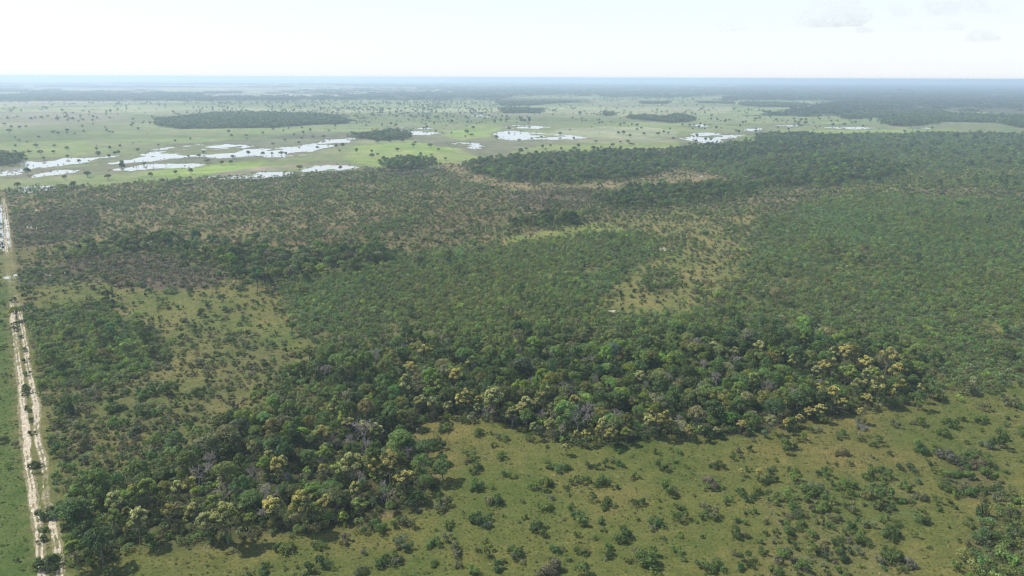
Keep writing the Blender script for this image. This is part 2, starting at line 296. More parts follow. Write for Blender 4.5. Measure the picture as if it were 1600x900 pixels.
def crown_clumps(Rc, z0, z1, n, r0, r1, flat=.8):
    """clump centres spread over an uneven dome of radius Rc between heights z0 and z1"""
    C = []
    for k in range(n):
        a = k * 2.399 + RNG.uniform(-.5, .5); q = math.sqrt((k + .5) / n) * RNG.uniform(.82, 1.05)
        r = RNG.uniform(r0, r1) * Rc; d = q * (Rc - r * .55)
        z = z1 - r * flat - (z1 - z0 - r) * q ** 2.2 * RNG.uniform(.6, 1.0)
        C.append((d * math.cos(a), d * math.sin(a), z, r, r * flat))
    for k in range(max(2, n // 4)):
        a = RNG.uniform(0, 6.28); r = RNG.uniform(r0, r1) * Rc * .9; d = RNG.uniform(.2, .6) * Rc
        C.append((d * math.cos(a), d * math.sin(a), z0 + r * .5, r, r * .8))
    return C
def trunk_and_limbs(mb, C, H, r, mi=0, lean=.3, fork=.45, frac=.6):
    top = np.array([RNG.uniform(-lean, lean), RNG.uniform(-lean, lean), H * fork])
    mb.limb((0, 0, -.3), top * [.5, .5, .5], r * 1.25, r * .95, mi, 7); mb.limb(top * [.5, .5, .5], top, r * .95, r * .8, mi, 7)
    for k, c in enumerate(C):
        if RNG.uniform() < frac:
            e = np.array(c[:3]) - [0, 0, c[4] * .2]; mid_ = (top + e) / 2 + RNG.normal(size=3) * .25
            mb.limb(top, mid_, r * .5, r * .32, mi, 4); mb.limb(mid_, e, r * .32, r * .14, mi, 4)

PR = {}                                   # species -> list of prototypes, each a list of (part name, mesh)
def make_forest(k):
    Rc = [4.3, 5.2, 3.8, 4.8, 4.2, 5.6][k % 6]; H = [11.0, 10.0, 12.2, 9.0, 11.5, 10.8][k % 6]
    C = crown_clumps(Rc, H * .36, H, [15, 20, 12, 20, 14, 22][k % 6], .19, .40, .78); C = [c for c in C if RNG.uniform() > .16]
    t = MB(); trunk_and_limbs(t, C, H, .24)
    c = MB(); c.clumps(C, .58, 26, jit=.6, maxn=1400)
    return [('trunk', t.mesh('forest_trunk', M_BARK)), ('crown', c.mesh('forest_crown', M_LEAF))]
def make_flowering(k):
    Rc = [3.6, 4.4, 3.9][k]; H = [12.5, 13.2, 11.6][k]
    C = crown_clumps(Rc, H * .34, H, [15, 19, 16][k], .22, .33, .85)
    t = MB(); trunk_and_limbs(t, C, H, .2, frac=.8)
    c = MB(); c.clumps([(x, y, z - .35, r, rz) for x, y, z, r, rz in C], .5, 20, jit=.6, maxn=800)
    b = MB(); b.clumps([(x, y, z + .15, r, rz) for x, y, z, r, rz in C if RNG.uniform() < (.75 if z > H * .62 else .25)], .45, 40, low=-.1, jit=.6, maxn=1100)
    return [('trunk', t.mesh('flowering_trunk', M_BARK)), ('crown', c.mesh('flowering_crown', M_LEAF)), ('blossom', b.mesh('blossom', M_BLOS))]
def make_bare(k):
    H = [8.5, 10, 7.5][k]; t = MB(); tw = MB()
    t.limb((0, 0, -.3), (0.2, 0, H * .35), .22, .17, 0, 6)
    def br(a, d, L, r, dep):
        b = a + d * L; (t if dep < 2 else tw).limb(a, b, r, r * .6, 0, 4 if dep < 2 else 3)
        if dep >= 4: return
        for _ in range([4, 4, 3, 3][dep]):
            e = d + RNG.normal(size=3) * .55; e[2] += .12; e /= np.linalg.norm(e)
            br(a + d * L * RNG.uniform(.6, 1), e, L * RNG.uniform(.55, .8), max(r * .6, .035), dep + 1)
    for q in range(4):
        d = RNG.normal(size=3) * .5 + [0, 0, .9]; d /= np.linalg.norm(d); br(np.array([.2, 0, H * .33]), d, H * .25, .11, 0 if q == 0 else 1)
    return [('trunk', t.mesh('bare_trunk', M_TWIG)), ('crown', tw.mesh('bare_branches', M_TWIG))]
def make_young(k):
    H = [4.2, 4.9, 3.7, 4.6, 3.4][k]; Rc = [1.8, 1.6, 2.0, 1.5, 1.8][k]; C = []
    for q in range(5):
        z = H * (.34 + .12 * q); a = q * 2.4 + k; r = Rc * (.66 - .05 * q) * RNG.uniform(.85, 1.1)
        C.append((math.cos(a) * Rc * .48, math.sin(a) * Rc * .48, z, r, r * .95))
    t = MB(); t.limb((0, 0, -.2), (0, 0, H * .7), .09, .04, 0, 5)
    c = MB(); c.clumps(C, .46, 26, jit=.7, maxn=190)
    return [('trunk', t.mesh('young_trunk', M_BARK)), ('crown', c.mesh('young_crown', M_LEAF))]
def make_shrub(k, leaf=.36, nmax=520):
    Rc = [2.9, 2.4, 3.4, 2.0, 2.6, 3.1][k]; H = [2.9, 2.6, 2.6, 3.0, 2.1, 3.4][k]; C = []
    for q in range([9, 7, 11, 5, 8, 9][k]):
        a = RNG.uniform(0, 6.28); d = Rc * math.sqrt(RNG.uniform(0, 1)) * .78; r = RNG.uniform(.22, .38) * Rc
        C.append((d * math.cos(a), d * math.sin(a), H * RNG.uniform(.32, .8) * (1 - .35 * d / Rc), r, r * .95))
    t = MB()
    for c_ in C:
        t.limb((c_[0] * .25, c_[1] * .25, -.15), (c_[0], c_[1], c_[2] + c_[4] * .5), .055, .02, 0, 4)
    c = MB(); c.clumps(C, leaf, 74, jit=.7, low=-.6, maxn=int(nmax * 1.2))
    for _ in range(34):                    # loose sprays that stand out of the outline
        q = C[RNG.integers(len(C))]; d = RNG.normal(size=3); d[2] = abs(d[2]) + .2; d /= np.linalg.norm(d)
        for s_ in (1.0, 1.2, 1.38): c.quad_leaf(np.array(q[:3]) + d * s_ * q[3], d + RNG.normal(size=3), leaf * .9)
    return [('stem', t.mesh('shrub_stems', M_BARK)), ('foliage', c.mesh('shrub_foliage', M_LEAF))]
def make_plain_tree(k):
    Rc = [4.8, 4.2, 5.6, 3.6][k]; H = [7.2, 7.8, 7.0, 8.4][k]
    C = crown_clumps(Rc, H * .12, H, [13, 12, 15, 11][k], .30, .42, .85)
    t = MB(); trunk_and_limbs(t, C, H, .26, frac=.8)
    c = MB(); c.clumps(C, .85, 16, jit=.6, low=-.7, maxn=620)
    return [('trunk', t.mesh('plain_trunk', M_BARK)), ('crown', c.mesh('plain_crown', M_LEAF))]
def make_tuft(k):
    c = MB()
    for q in range(26):
        a = RNG.uniform(0, 6.28); d = RNG.uniform(0, .55); h = RNG.uniform(.1, .55) * (1 - d)
        c.quad_leaf(np.array([d * math.cos(a), d * math.sin(a), h]), RNG.normal(size=3) + [0, 0, .6], RNG.uniform(.22, .42), 0, .6)
    return [('foliage', c.mesh('tuft_leaves', M_LEAF))]
def make_clump(k):
    """sixty metres of far canopy: about thirty crowns that show as a pixel or two each"""
    c = MB()
    for q in range(34):
        x, y = RNG.uniform(-32, 32, 2); r = RNG.uniform(3.2, 6.0); h = RNG.uniform(6, 12)
        for _ in range(20):
            d = RNG.normal(size=3); d /= np.linalg.norm(d); d[2] = abs(d[2]) * 1.1 - .25
            c.quad_leaf(np.array([x, y, h - r * .7]) + d * r * [1, 1, .8], d + RNG.normal(size=3) * .4, 3.4 * RNG.uniform(.7, 1.3))
    return [('crown', c.mesh('far_canopy', M_LEAF))]
PR['forest'] = [make_forest(k) for k in range(8)]
PR['flowering'] = [make_flowering(k) for k in range(3)]
PR['bare'] = [make_bare(k) for k in range(3)]
PR['young'] = [make_young(k) for k in range(5)]
PR['shrub'] = [make_shrub(k) for k in range(6)]
PR['plain'] = [make_plain_tree(k) for k in range(4)]
PR['tuft'] = [make_tuft(k) for k in range(3)]
PR['clump'] = [make_clump(k) for k in range(3)]
PR['scrub'] = [make_shrub(k, .42, 300) for k in range(6)]

def joined(parts, name):
    V, F, Mi, mats, o = [], [], [], [], 0
    for pn, me in parts:
        v = np.empty(len(me.vertices) * 3, np.float32); me.vertices.foreach_get('co', v); V.append(v.reshape(-1, 3))
        mi = len(mats); mats.append(me.materials[0])
        for p_ in me.polygons: F.append(tuple(o + i for i in p_.vertices)); Mi.append(mi)
        o += len(me.vertices)
    return mesh_of(name, np.concatenate(V), F, mats, Mi)
PCOL = {}
def proto_collection(sp):
    if sp not in PCOL:
        c = bpy.data.collections.new('kinds_of_' + sp); PCOL[sp] = c
        for k, parts in enumerate(PR[sp]):
            me = parts[0][1] if len(parts) == 1 else joined(parts, sp + '_whole')
            c.objects.link(bpy.data.objects.new('%s_kind_%02d' % (sp, k), me))
    return PCOL[sp]

def stuff_of(name, sp, pts, label):
    """many plants that nobody would count: ONE object, instanced on its points"""
    n_ = len(pts['x'])
    me = bpy.data.meshes.new(name); me.vertices.add(n_)
    me.vertices.foreach_set('co', np.stack([pts['x'], pts['y'], np.zeros(n_)], 1).astype(np.float32).ravel())
    nk = len(PR[sp])
    def attr(nm, typ, val, key='value'): me.attributes.new(nm, typ, 'POINT').data.foreach_set(key, val.ravel())
    attr('kind_index', 'INT', RNG.integers(0, nk, n_).astype(np.int32))
    attr('turn', 'FLOAT_VECTOR', np.stack([RNG.normal(0, .05, n_), RNG.normal(0, .05, n_), RNG.uniform(0, 6.28, n_)], 1).astype(np.float32), 'vector')
    s = pts['s'][:, None] * np.stack([RNG.uniform(.78, 1.22, n_), RNG.uniform(.78, 1.22, n_), RNG.uniform(.75, 1.25, n_)], 1)
    attr('size', 'FLOAT_VECTOR', s.astype(np.float32), 'vector')
    attr('tint', 'FLOAT_VECTOR', pts['t'].astype(np.float32), 'vector')
    o = link(bpy.data.objects.new(name, me), kind='stuff', label=label)
    g = bpy.data.node_groups.new(name + '_scatter', 'GeometryNodeTree')
    g.interface.new_socket('Geometry', in_out='INPUT', socket_type='NodeSocketGeometry')
    g.interface.new_socket('Geometry', in_out='OUTPUT', socket_type='NodeSocketGeometry')
    gi, go = g.nodes.new('NodeGroupInput'), g.nodes.new('NodeGroupOutput')
    iop = g.nodes.new('GeometryNodeInstanceOnPoints'); ci = g.nodes.new('GeometryNodeCollectionInfo')
    ci.inputs['Collection'].default_value = proto_collection(sp); ci.inputs['Separate Children'].default_value = True; ci.inputs['Reset Children'].default_value = True
    def na(nm, typ):
        a = g.nodes.new('GeometryNodeInputNamedAttribute'); a.data_type = typ; a.inputs[0].default_value = nm; return a.outputs[0]
    e = g.nodes.new('FunctionNodeEulerToRotation'); L = g.links.new
    L(na('turn', 'FLOAT_VECTOR'), e.inputs[0]); L(gi.outputs[0], iop.inputs['Points']); L(ci.outputs[0], iop.inputs['Instance'])
    iop.inputs['Pick Instance'].default_value = True
    L(na('kind_index', 'INT'), iop.inputs['Instance Index']); L(e.outputs[0], iop.inputs['Rotation']); L(na('size', 'FLOAT_VECTOR'), iop.inputs['Scale'])
    L(iop.outputs[0], go.inputs[0])
    mo = o.modifiers.new('scatter', 'NODES'); mo.node_group = g
    return o

POOLS = [
 ([(30, 262), (32, 253), (60, 250), (110, 247), (150, 246), (190, 243), (228, 240), (240, 234), (260, 230), (290, 226), (350, 225), (390, 227), (400, 231), (420, 232), (470, 228), (500, 222), (525, 214), (560, 211), (562, 217), (545, 222), (520, 228), (490, 236), (480, 242), (440, 246), (400, 244), (345, 248), (300, 245), (250, 251), (180, 257), (150, 254), (100, 257), (60, 263), (20, 273), (-60, 278), (-60, 270), (0, 268)], [(276, 240), (290, 233), (330, 234), (380, 231), (372, 238), (330, 241), (290, 243)], 'long white sheet of floodwater winding across the left of the plain'),
 ([(172, 265), (230, 257), (300, 255), (322, 257), (300, 262), (250, 263), (200, 268)], None, 'thin pool below the long floodwater sheet'),
 ([(48, 273), (90, 266), (128, 266), (95, 273), (55, 277)], None, 'small pool between scattered trees at the left of the plain'),
 ([(28, 295), (55, 290), (92, 292), (88, 297), (50, 302), (33, 301)], None, 'bright puddle at the edge of the savanna beside the track'),
 ([(318, 277), (350, 274), (395, 275), (400, 269), (440, 268), (475, 261), (510, 258), (545, 258), (588, 264), (560, 268), (470, 274), (420, 279), (340, 281)], None, 'curved pool along the edge of the savanna'),
 ([(600, 206), (608, 201), (625, 200), (635, 204), (660, 205), (692, 208), (670, 211), (640, 211), (612, 213)], None, 'pool behind the round island grove'),
 ([(628, 200), (660, 199.5), (690, 200.5), (660, 202)], None, 'narrow strip of water beyond the island grove'),
 ([(702, 224), (715, 222.5), (740, 223), (758, 230), (748, 235), (732, 229)], None, 'small bent pool on the open plain'),
 ([(772, 208), (785, 205), (800, 204), (830, 207), (860, 209), (900, 212), (918, 216), (880, 219), (850, 218), (800, 219), (780, 217)], None, 'wide white pool in the middle of the plain'),
 ([(790, 198), (808, 195.5), (830, 196.5), (860, 198.5), (840, 202), (796, 202)], None, 'flat pool just beyond the wide middle pool'),
 ([(1058, 216), (1078, 213), (1085, 208), (1112, 207), (1140, 209), (1160, 207), (1185, 205), (1192, 208), (1160, 212), (1140, 217), (1134, 223), (1100, 223), (1075, 220)], None, 'white pool against the edge of the right wood'),
 ([(1160, 203), (1185, 200), (1194, 203), (1172, 205)], None, 'small pool beyond the pool at the right wood'),
 ([(1290, 199), (1340, 198.5), (1362, 200), (1355, 202), (1310, 201.5)], None, 'thin line of water on the right plain'),
 ([(1212, 196), (1245, 195.2), (1250, 197), (1220, 199)], None, 'thin pool beside three trees on the right plain'),
 ([(1424, 199), (1446, 198), (1448, 201), (1426, 201.5)], None, 'tiny pool below the dark grove on the right plain'),
 ([(1076, 197), (1098, 194), (1104, 198), (1090, 201)], None, 'water glinting among a knot of trees'),
 ([(1366, 180), (1392, 180), (1392, 182), (1366, 182)], None, 'far line of water in the woods'),
 ([(715, 179.5), (750, 180), (770, 182), (740, 182.5)], None, 'far strip of water beyond the middle plain'),
]

# ------------------------------------------------------------------ the ground, one sheet to the horizon
def stretch(a, step, grow, far):
    v, s, o = a, step, []
    while v < far: v += s; s *= grow; o.append(v)
    return o
xs = [i * 4.0 for i in range(-130, 131)]; e_ = stretch(520, 4.2, 1.022, 80000); xs = [-v for v in reversed(e_)] + xs + e_
ys = list(np.arange(-200, 90, 30.0)) + list(np.arange(90, 640, 3.5)); ys = [-v for v in reversed(stretch(200, 40, 1.5, 80000))] + ys + stretch(ys[-1], 3.8, 1.012, 90000)
X, Y = np.meshgrid(np.array(xs), np.array(ys)); nx, ny = len(xs), len(ys)
zi = zone_at(X.ravel(), Y.ravel()); i0 = [z['name'] for z in Z].index('savanna')
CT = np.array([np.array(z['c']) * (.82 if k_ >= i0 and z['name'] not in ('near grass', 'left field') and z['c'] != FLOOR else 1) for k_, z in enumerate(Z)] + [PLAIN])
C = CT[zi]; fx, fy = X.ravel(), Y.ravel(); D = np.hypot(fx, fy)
# the far plain: broad bands of pale grass, wet ground and woodland
far = (D > 1000) & (zi >= 0) & (np.array([z['F'] + z['W'] + z['Y'] + z['S'] < .01 for z in Z] + [True])[zi])
b1 = fbm(fx / 700, fy / 300, 5, 5)[:, None]; b2 = fbm(fx / 260, fy / 160, 44, 5)[:, None]
k = np.clip((b1 - .42) / .16, 0, 1); k2 = np.clip((b2 - .45) / .14, 0, 1)
b3 = np.clip((fbm(fx / 90, fy / 70, 63, 4)[:, None] - .40) / .2, 0, 1); Cf = C * (.78 + .34 * k) * (.88 + .2 * b3); Cf = Cf * (1 - .36 * k2) + np.array([.17, .165, .105]) * .36 * k2
C = np.where(far[:, None], Cf, C)
vf = np.clip((D - 5200) / 3500, 0, 1)[:, None] * (fbm(fx / 2600, fy / 900, 9, 5) > .47 + .10 * (np.arctan2(fx, fy) < -.1))[:, None]
C = C * (1 - vf * .6) + np.array([.06, .085, .045]) * vf * .6
nearn = np.clip((fbm(fx / 60, fy / 45, 70, 4) - .42) / .18, 0, 1)[:, None]
isnear = np.isin(zi, [i for i, z in enumerate(Z) if z['name'] in ('near grass', 'near patch', 'clearing')])[:, None]
C = np.where(isnear, C * (1 - .38 * nearn) + np.array([.135, .108, .044]) * .38 * nearn, C)
for P_, _q, _l in POOLS:                  # trodden mud round the water's edge
    P = poly(P_); sc_ = np.hypot(*P.mean(0)) / 1300; near_ = (np.abs(fx - P[:, 0].mean()) < np.ptp(P[:, 0]) / 2 + 90) & (np.abs(fy - P[:, 1].mean()) < np.ptp(P[:, 1]) / 2 + 140)
    if near_.any():
        e = np.where(inside(P, fx[near_], fy[near_]), 0, edge_dist(P, fx[near_], fy[near_])); wq = (np.exp(-e / (20 * sc_)) * .75 * np.clip(fbm(fx[near_] / 40, fy[near_] / 90, 12) * 2.2 - .3, 0, 1))[:, None]
        C[near_] = C[near_] * (1 - wq) + np.array([.12, .118, .082]) * wq
idx = np.arange(nx * ny).reshape(ny, nx)
F = np.stack([idx[:-1, :-1], idx[:-1, 1:], idx[1:, 1:], idx[1:, :-1]], -1).reshape(-1, 4)
# left of the tracks the cleared field is heaped and lumpy
Zg = np.zeros(nx * ny)
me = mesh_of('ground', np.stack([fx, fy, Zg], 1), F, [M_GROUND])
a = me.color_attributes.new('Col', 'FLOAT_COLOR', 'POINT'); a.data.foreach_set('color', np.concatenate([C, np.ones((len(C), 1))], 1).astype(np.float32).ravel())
link(bpy.data.objects.new('ground', me), kind='structure', label='grassy savanna floor of olive and brown grass reaching to the flat horizon')

def sheet(name, P, z, m_, label, cell=(4, 6), amp=(6, 8), freq=(12, 22), hole=None, bias=0.0, line=None, width=None, seed=0, streak=False):
    """a level sheet cut along a ragged natural outline: a closed polygon, or a line with a width"""
    lo, hi = P.min(0) - (20 if line is None else 8), P.max(0) + (20 if line is None else 8)
    gx, gy = np.arange(lo[0], hi[0], cell[0]), np.arange(lo[1], hi[1], cell[1]); X_, Y_ = np.meshgrid(gx, gy)
    if line is None:
        d = edge_dist(P, X_, Y_); f = np.where(inside(P, X_, Y_), d, -d) - bias
        if hole is not None:
            dh = edge_dist(hole, X_, Y_); f = np.minimum(f, np.where(inside(hole, X_, Y_), -dh, dh))
    else:
        d = edge_dist(P, X_ + (fbm(X_ * 0, Y_ / 17, seed) - .5) * 2.0, Y_, False); wd = np.interp(Y_, P[:, 1], width); f = wd - np.abs(d - .5)
    f = f + (fbm(X_ / freq[0], Y_ / freq[1], seed + 5, 4) - .5) * amp[0] * 2 + (fbm(X_ / freq[0] * 5, Y_ / freq[1] * 5, seed + 8, 3) - .5) * amp[1]
    if streak: f = np.minimum(f, (.605 - fbm(X_ / (freq[0] * 2.6), Y_ / (freq[1] * 1.3), seed + 77, 4)) * amp[0] * 7)
    nyy, nxx = f.shape; V, Fc, E = [], [], {}
    def vert(i, j, i2, j2):
        if (i, j) > (i2, j2): i, j, i2, j2 = i2, j2, i, j
        key = (i, j, i2, j2)
        if key not in E:
            t = 0 if (i, j) == (i2, j2) else f[i, j] / (f[i, j] - f[i2, j2])
            V.append((gx[j] + t * (gx[j2] - gx[j]), gy[i] + t * (gy[i2] - gy[i]), z)); E[key] = len(V) - 1
        return E[key]
    pos = f > 0; cells = np.argwhere(pos[:-1, :-1] | pos[1:, :-1] | pos[:-1, 1:] | pos[1:, 1:])
    for i, j in cells:
        i, j = int(i), int(j)
        cs = [(i, j), (i, j + 1), (i + 1, j + 1), (i + 1, j)]; pl = []
        for q in range(4):
            a_, b_ = cs[q], cs[(q + 1) % 4]
            if pos[a_]: pl.append(vert(*a_, *a_))
            if pos[a_] != pos[b_]: pl.append(vert(*a_, *b_))
        if len(pl) >= 3: Fc.append(pl)
    if not Fc: return None
    return link(bpy.data.objects.new(name, mesh_of(name, V, Fc, [m_])), kind='structure', label=label)

# ------------------------------------------------------------------ water lying on the plain
for i, (P_, H_, lab) in enumerate(POOLS):
    P = poly(P_); d = np.hypot(*P.mean(0)); s = d / 1300
    sheet('water', P, .03, M_WATER, lab, (2.8 * s, 6 * s), (13 * s, 13 * s), (17 * s, 46 * s), poly(H_) if H_ else None, .5, seed=i * 31, streak=True)
for i, (a, b, r_) in enumerate([(46, 355, 4), (56, 357, 4), (65, 353, 3.5), (57, 329, 2), (121, 324, 2.5), (133, 320, 2.5), (11, 434, 3.6), (24, 430, 3), (75, 430, 3.6), (104, 426, 3.5), (833, 301.5, 3), (1097, 275, 2.5), (30, 318, 2)]):
    P = poly([(a + r_ * math.cos(t) * 1.3, b + r_ * .5 * math.sin(t)) for t in np.linspace(0, 6.28, 9)[:-1]])
    sheet('water', P, .03, M_WATER, 'small bright puddle between bushes', (.9, 1.4), (1.2, 1.2), (5, 8), seed=300 + i)
for i, (P_, lab) in enumerate([([(-2, 318), (2, 320), (4, 345), (6, 388), (0, 388)], 'flooded stretch of the left wheel track'), ([(7, 335), (10, 338), (13, 360), (16, 385), (12, 380), (9, 356)], 'flooded stretch of the right wheel track'), ([(2, 378), (7, 380), (8, 392), (3, 392)], 'puddle at the end of the flooded track')]):
    sheet('water', poly(P_), .03, M_WATER, lab, (.8, 1.6), (1.5, 1.2), (4, 12), seed=400 + i)

# ------------------------------------------------------------------ the two sand tracks at the left
LT = [(5, 310, .6), (8, 345, 1.2), (10, 392, 1.1), (11, 402, -.4), (13, 425, -.4), (14, 434, .8), (16, 444, -.5), (18, 462, -.5), (19, 478, 1.4), (21, 505, 1.7), (24, 530, .5), (27, 550, .9), (30, 580, 1.2), (33, 612, 1.5), (36, 645, 2.0), (40, 668, 2.3), (42, 690, 2.2), (44, 715, 1.5), (46, 745, 1.4), (48, 770, 1.5), (52, 800, 1.2), (57, 830, 1.1), (62, 862, 1.1), (67, 905, 1.1), (80, 980, 1.1)]
RT = [(8, 318, .5), (12, 350, 1.2), (16, 385, .6), (17, 395, -.4), (20, 420, -.4), (27, 470, -.3), (31, 495, 1.1), (36, 520, 1.1), (41, 550, 1.2), (44, 575, .9), (48, 595, 1.1), (53, 620, 1.7), (57, 640, 1.9), (58, 660, 1.1), (60, 690, 1.0), (66, 712, 1.1), (69, 730, .7), (70, 752, .35), (71, 780, .2), (76, 796, .9), (82, 815, 1.1), (85, 835, 1.2), (90, 862, 1.0), (94, 905, 1.1), (104, 980, 1.0)]
for nm, T_, s in (('left', LT, 500), ('right', RT, 520)):
    P = np.array([at(a, b) for a, b, _ in T_]); wd = np.array([c_ for *_, c_ in T_]); o = np.argsort(P[:, 1])
    sheet('dirt_track', P[o], .012, M_SAND, 'pale sandy wheel track, the %s one of the pair' % nm, (.22, .5), (.42, .30), (1.3, 8), line=True, width=wd[o] * .29 - .08, seed=s)
    sheet('track_verge', P[o], .006, M_VERGE, 'worn dusty verge of the %s wheel track' % nm, (.35, .8), (.6, .8), (2.0, 7), line=True, width=wd[o] * .42 + .25, seed=s + 3)
for i, (a, b, w1, h1) in enumerate([(960, 487, 11, 2.2), (1037, 388, 7, 4), (1318, 414, 7, 2), (1330, 427, 15, 2), (640, 384, 10, 1), (724, 390, 8, 1.5), (1503, 179.5, 26, 1.2), (1580, 181, 22, .6)]):
    P = poly([(a + w1 * math.cos(t), b + h1 * math.sin(t)) for t in np.linspace(0, 6.28, 12)[:-1]]); q = np.ptp(P, 0).min()
    ce = max(.35, q / 14); sheet('bare_sand', P, .012, M_SAND, 'patch of bare pale sand', (ce, ce * 1.4), (q * .2, q * .25), (q * .3, q * .4), seed=600 + i)

# ------------------------------------------------------------------ colours of leaves
def tints(n_, base, sv=.22, sh=.12):
    b = np.array(base)[None] * np.ones((n_, 1)); v = np.exp(RNG.normal(0, sv, (n_, 1)))
    h = RNG.normal(0, sh, (n_, 1)); return b * v * np.concatenate([1 + h, 1 + h * .2, 1 - h * .6], 1)
DARK, GREEN, BRIGHT, OLV, GREY = (.068, .112, .038), (.104, .164, .046), (.150, .222, .044), (.135, .157, .050), (.158, .168, .098)
BROWNGREY = (.155, .142, .120)
def pick_tints(n_, table):
    r = RNG.uniform(size=n_); o = np.zeros((n_, 3)); a = 0; cls = np.zeros(n_, int)
    for k, (p_, b) in enumerate(table):
        m_ = (r >= a) & (r < a + p_ + 1e-9); o[m_] = tints(m_.sum(), b); cls[m_] = k; a += p_
    return o, cls

def grid_points(x0, x1, y0, y1, s, jit=.48, seed=0):
    gx, gy = np.arange(x0, x1, s), np.arange(y0, y1, s * .92); X_, Y_ = np.meshgrid(gx, gy)
    X_ = X_ + (np.arange(len(gy)) % 2)[:, None] * s * .5
    r = np.random.default_rng(seed); X_ = X_ + r.uniform(-jit, jit, X_.shape) * s; Y_ = Y_ + r.uniform(-jit, jit, X_.shape) * s
    X_, Y_ = X_.ravel(), Y_.ravel(); k = (np.abs(X_) < Y_ * .88 + 25) & (Y_ > 100); return X_[k], Y_[k]
def scatter(key, s, ymax, seed, ymin=100, clump=.0, cscale=14.0, xmax=3000):
    x, y = grid_points(-xmax, xmax, ymin, ymax, s, seed=seed); rj = np.random.default_rng(seed + 9); jt = np.clip(np.hypot(x, y) * .012, 2.2, 9); zi_ = zone_at(x + rj.normal(0, 1, x.shape) * jt, y + rj.normal(0, 1, x.shape) * jt)
    pr = np.array([z[key] for z in Z] + [0.0])[zi_]
    if key == 'Y': pr = pr * np.where(fbm(x / 34, y / 40, 133, 4) > .27, 1, .3)
    if clump: pr = pr * (1 - clump + 2 * clump * np.clip((fbm(x / cscale, y / cscale, seed, 3) - .36) / .28, 0, 1))
    k = np.random.default_rng(seed + 1).uniform(size=x.shape) < pr; return x[k], y[k], zi_[k]
LSTRIP = poly([(19, 440), (24, 560), (36, 660), (46, 760), (60, 905), (95, 905), (80, 790), (68, 700), (58, 640), (44, 560), (31, 470)])
def off_track(x, y, z_=1.0):
    P1 = np.array([at(a, b) for a, b, _ in LT]); P2 = np.array([at(a, b) for a, b, _ in RT])
    return (edge_dist(P1, x, y, False) > z_) & (edge_dist(P2, x, y, False) > z_)

# ------------------------------------------------------------------ individuals picked off the photograph (pixel of the foot, width in pixels, look)
def zoomed(ox, oy, k, L): return [(ox + a / k, oy + b / k, w_ / k, *t) for a, b, w_, *t in L]
SH = zoomed(400, 600, 3, [(825,315,110,'g'),(765,235,80,'g'),(905,225,90,'m'),(1040,250,70,'m'),(1010,185,100,'g'),(1115,300,60,'m'),(1000,355,70,'m'),(1160,355,80,'m'),(1030,410,80,'d'),(1040,495,90,'m'),(1165,445,60,'m'),(1125,575,100,'d'),(1110,495,40,'m'),(865,585,90,'g'),(1045,665,110,'d'),(895,682,80,'m'),(550,705,100,'m'),(700,685,90,'g'),(305,780,80,'m'),(425,745,80,'b'),(145,800,110,'m'),(840,765,80,'m'),(920,800,90,'g'),(1040,795,50,'m'),(700,770,90,'g'),(610,855,110,'d'),(835,850,60,'m'),(945,860,60,'g'),(1035,885,70,'m'),(295,885,100,'d'),(45,892,80,'d'),(500,895,80,'g'),(510,800,50,'g'),(750,600,60,'g'),(660,780,50,'g'),(1160,625,30,'m'),(1080,750,40,'g')])
SH += zoomed(800, 600, 3, [(675,332,50,'d'),(780,335,60,'m'),(700,405,80,'m'),(505,385,70,'m'),(215,415,90,'m'),(170,375,35,'m'),(365,408,60,'d'),(350,460,60,'m'),(130,495,100,'m'),(410,488,90,'m'),(580,448,70,'m'),(735,515,100,'m'),(15,442,40,'m'),(190,548,45,'b'),(150,600,80,'m'),(45,560,35,'g'),(370,550,60,'d'),(440,578,90,'d'),(600,575,80,'d'),(270,526,25,'m'),(285,595,60,'m'),(320,670,100,'m'),(130,695,100,'d'),(60,640,50,'m'),(930,628,90,'g'),(890,580,50,'g'),(970,402,75,'d'),(1050,335,75,'g'),(1100,412,45,'m'),(920,485,110,'b'),(1080,455,30,'m'),(1085,525,70,'m'),(1110,555,60,'d'),(1010,565,60,'m'),(1135,615,50,'m'),(1180,465,70,'d'),(1180,515,40,'m'),(530,730,100,'d'),(590,645,30,'m'),(430,695,50,'m'),(300,718,40,'m'),(200,800,80,'m'),(25,805,90,'m'),(320,795,70,'m'),(450,800,90,'m'),(680,680,90,'m'),(780,640,80,'m'),(790,715,60,'m'),(890,725,40,'m'),(710,732,30,'m'),(770,802,60,'m'),(805,838,40,'m'),(1040,715,90,'d'),(1060,665,70,'m'),(860,652,25,'m'),(630,875,140,'m'),(50,850,40,'g'),(170,885,120,'b'),(920,865,110,'m'),(1100,845,80,'m'),(1070,872,60,'m'),(1190,712,50,'m'),(385,732,40,'m'),(825,398,20,'m'),(1040,805,50,'g'),(1160,755,50,'m'),(240,638,30,'g'),(850,528,25,'g')])
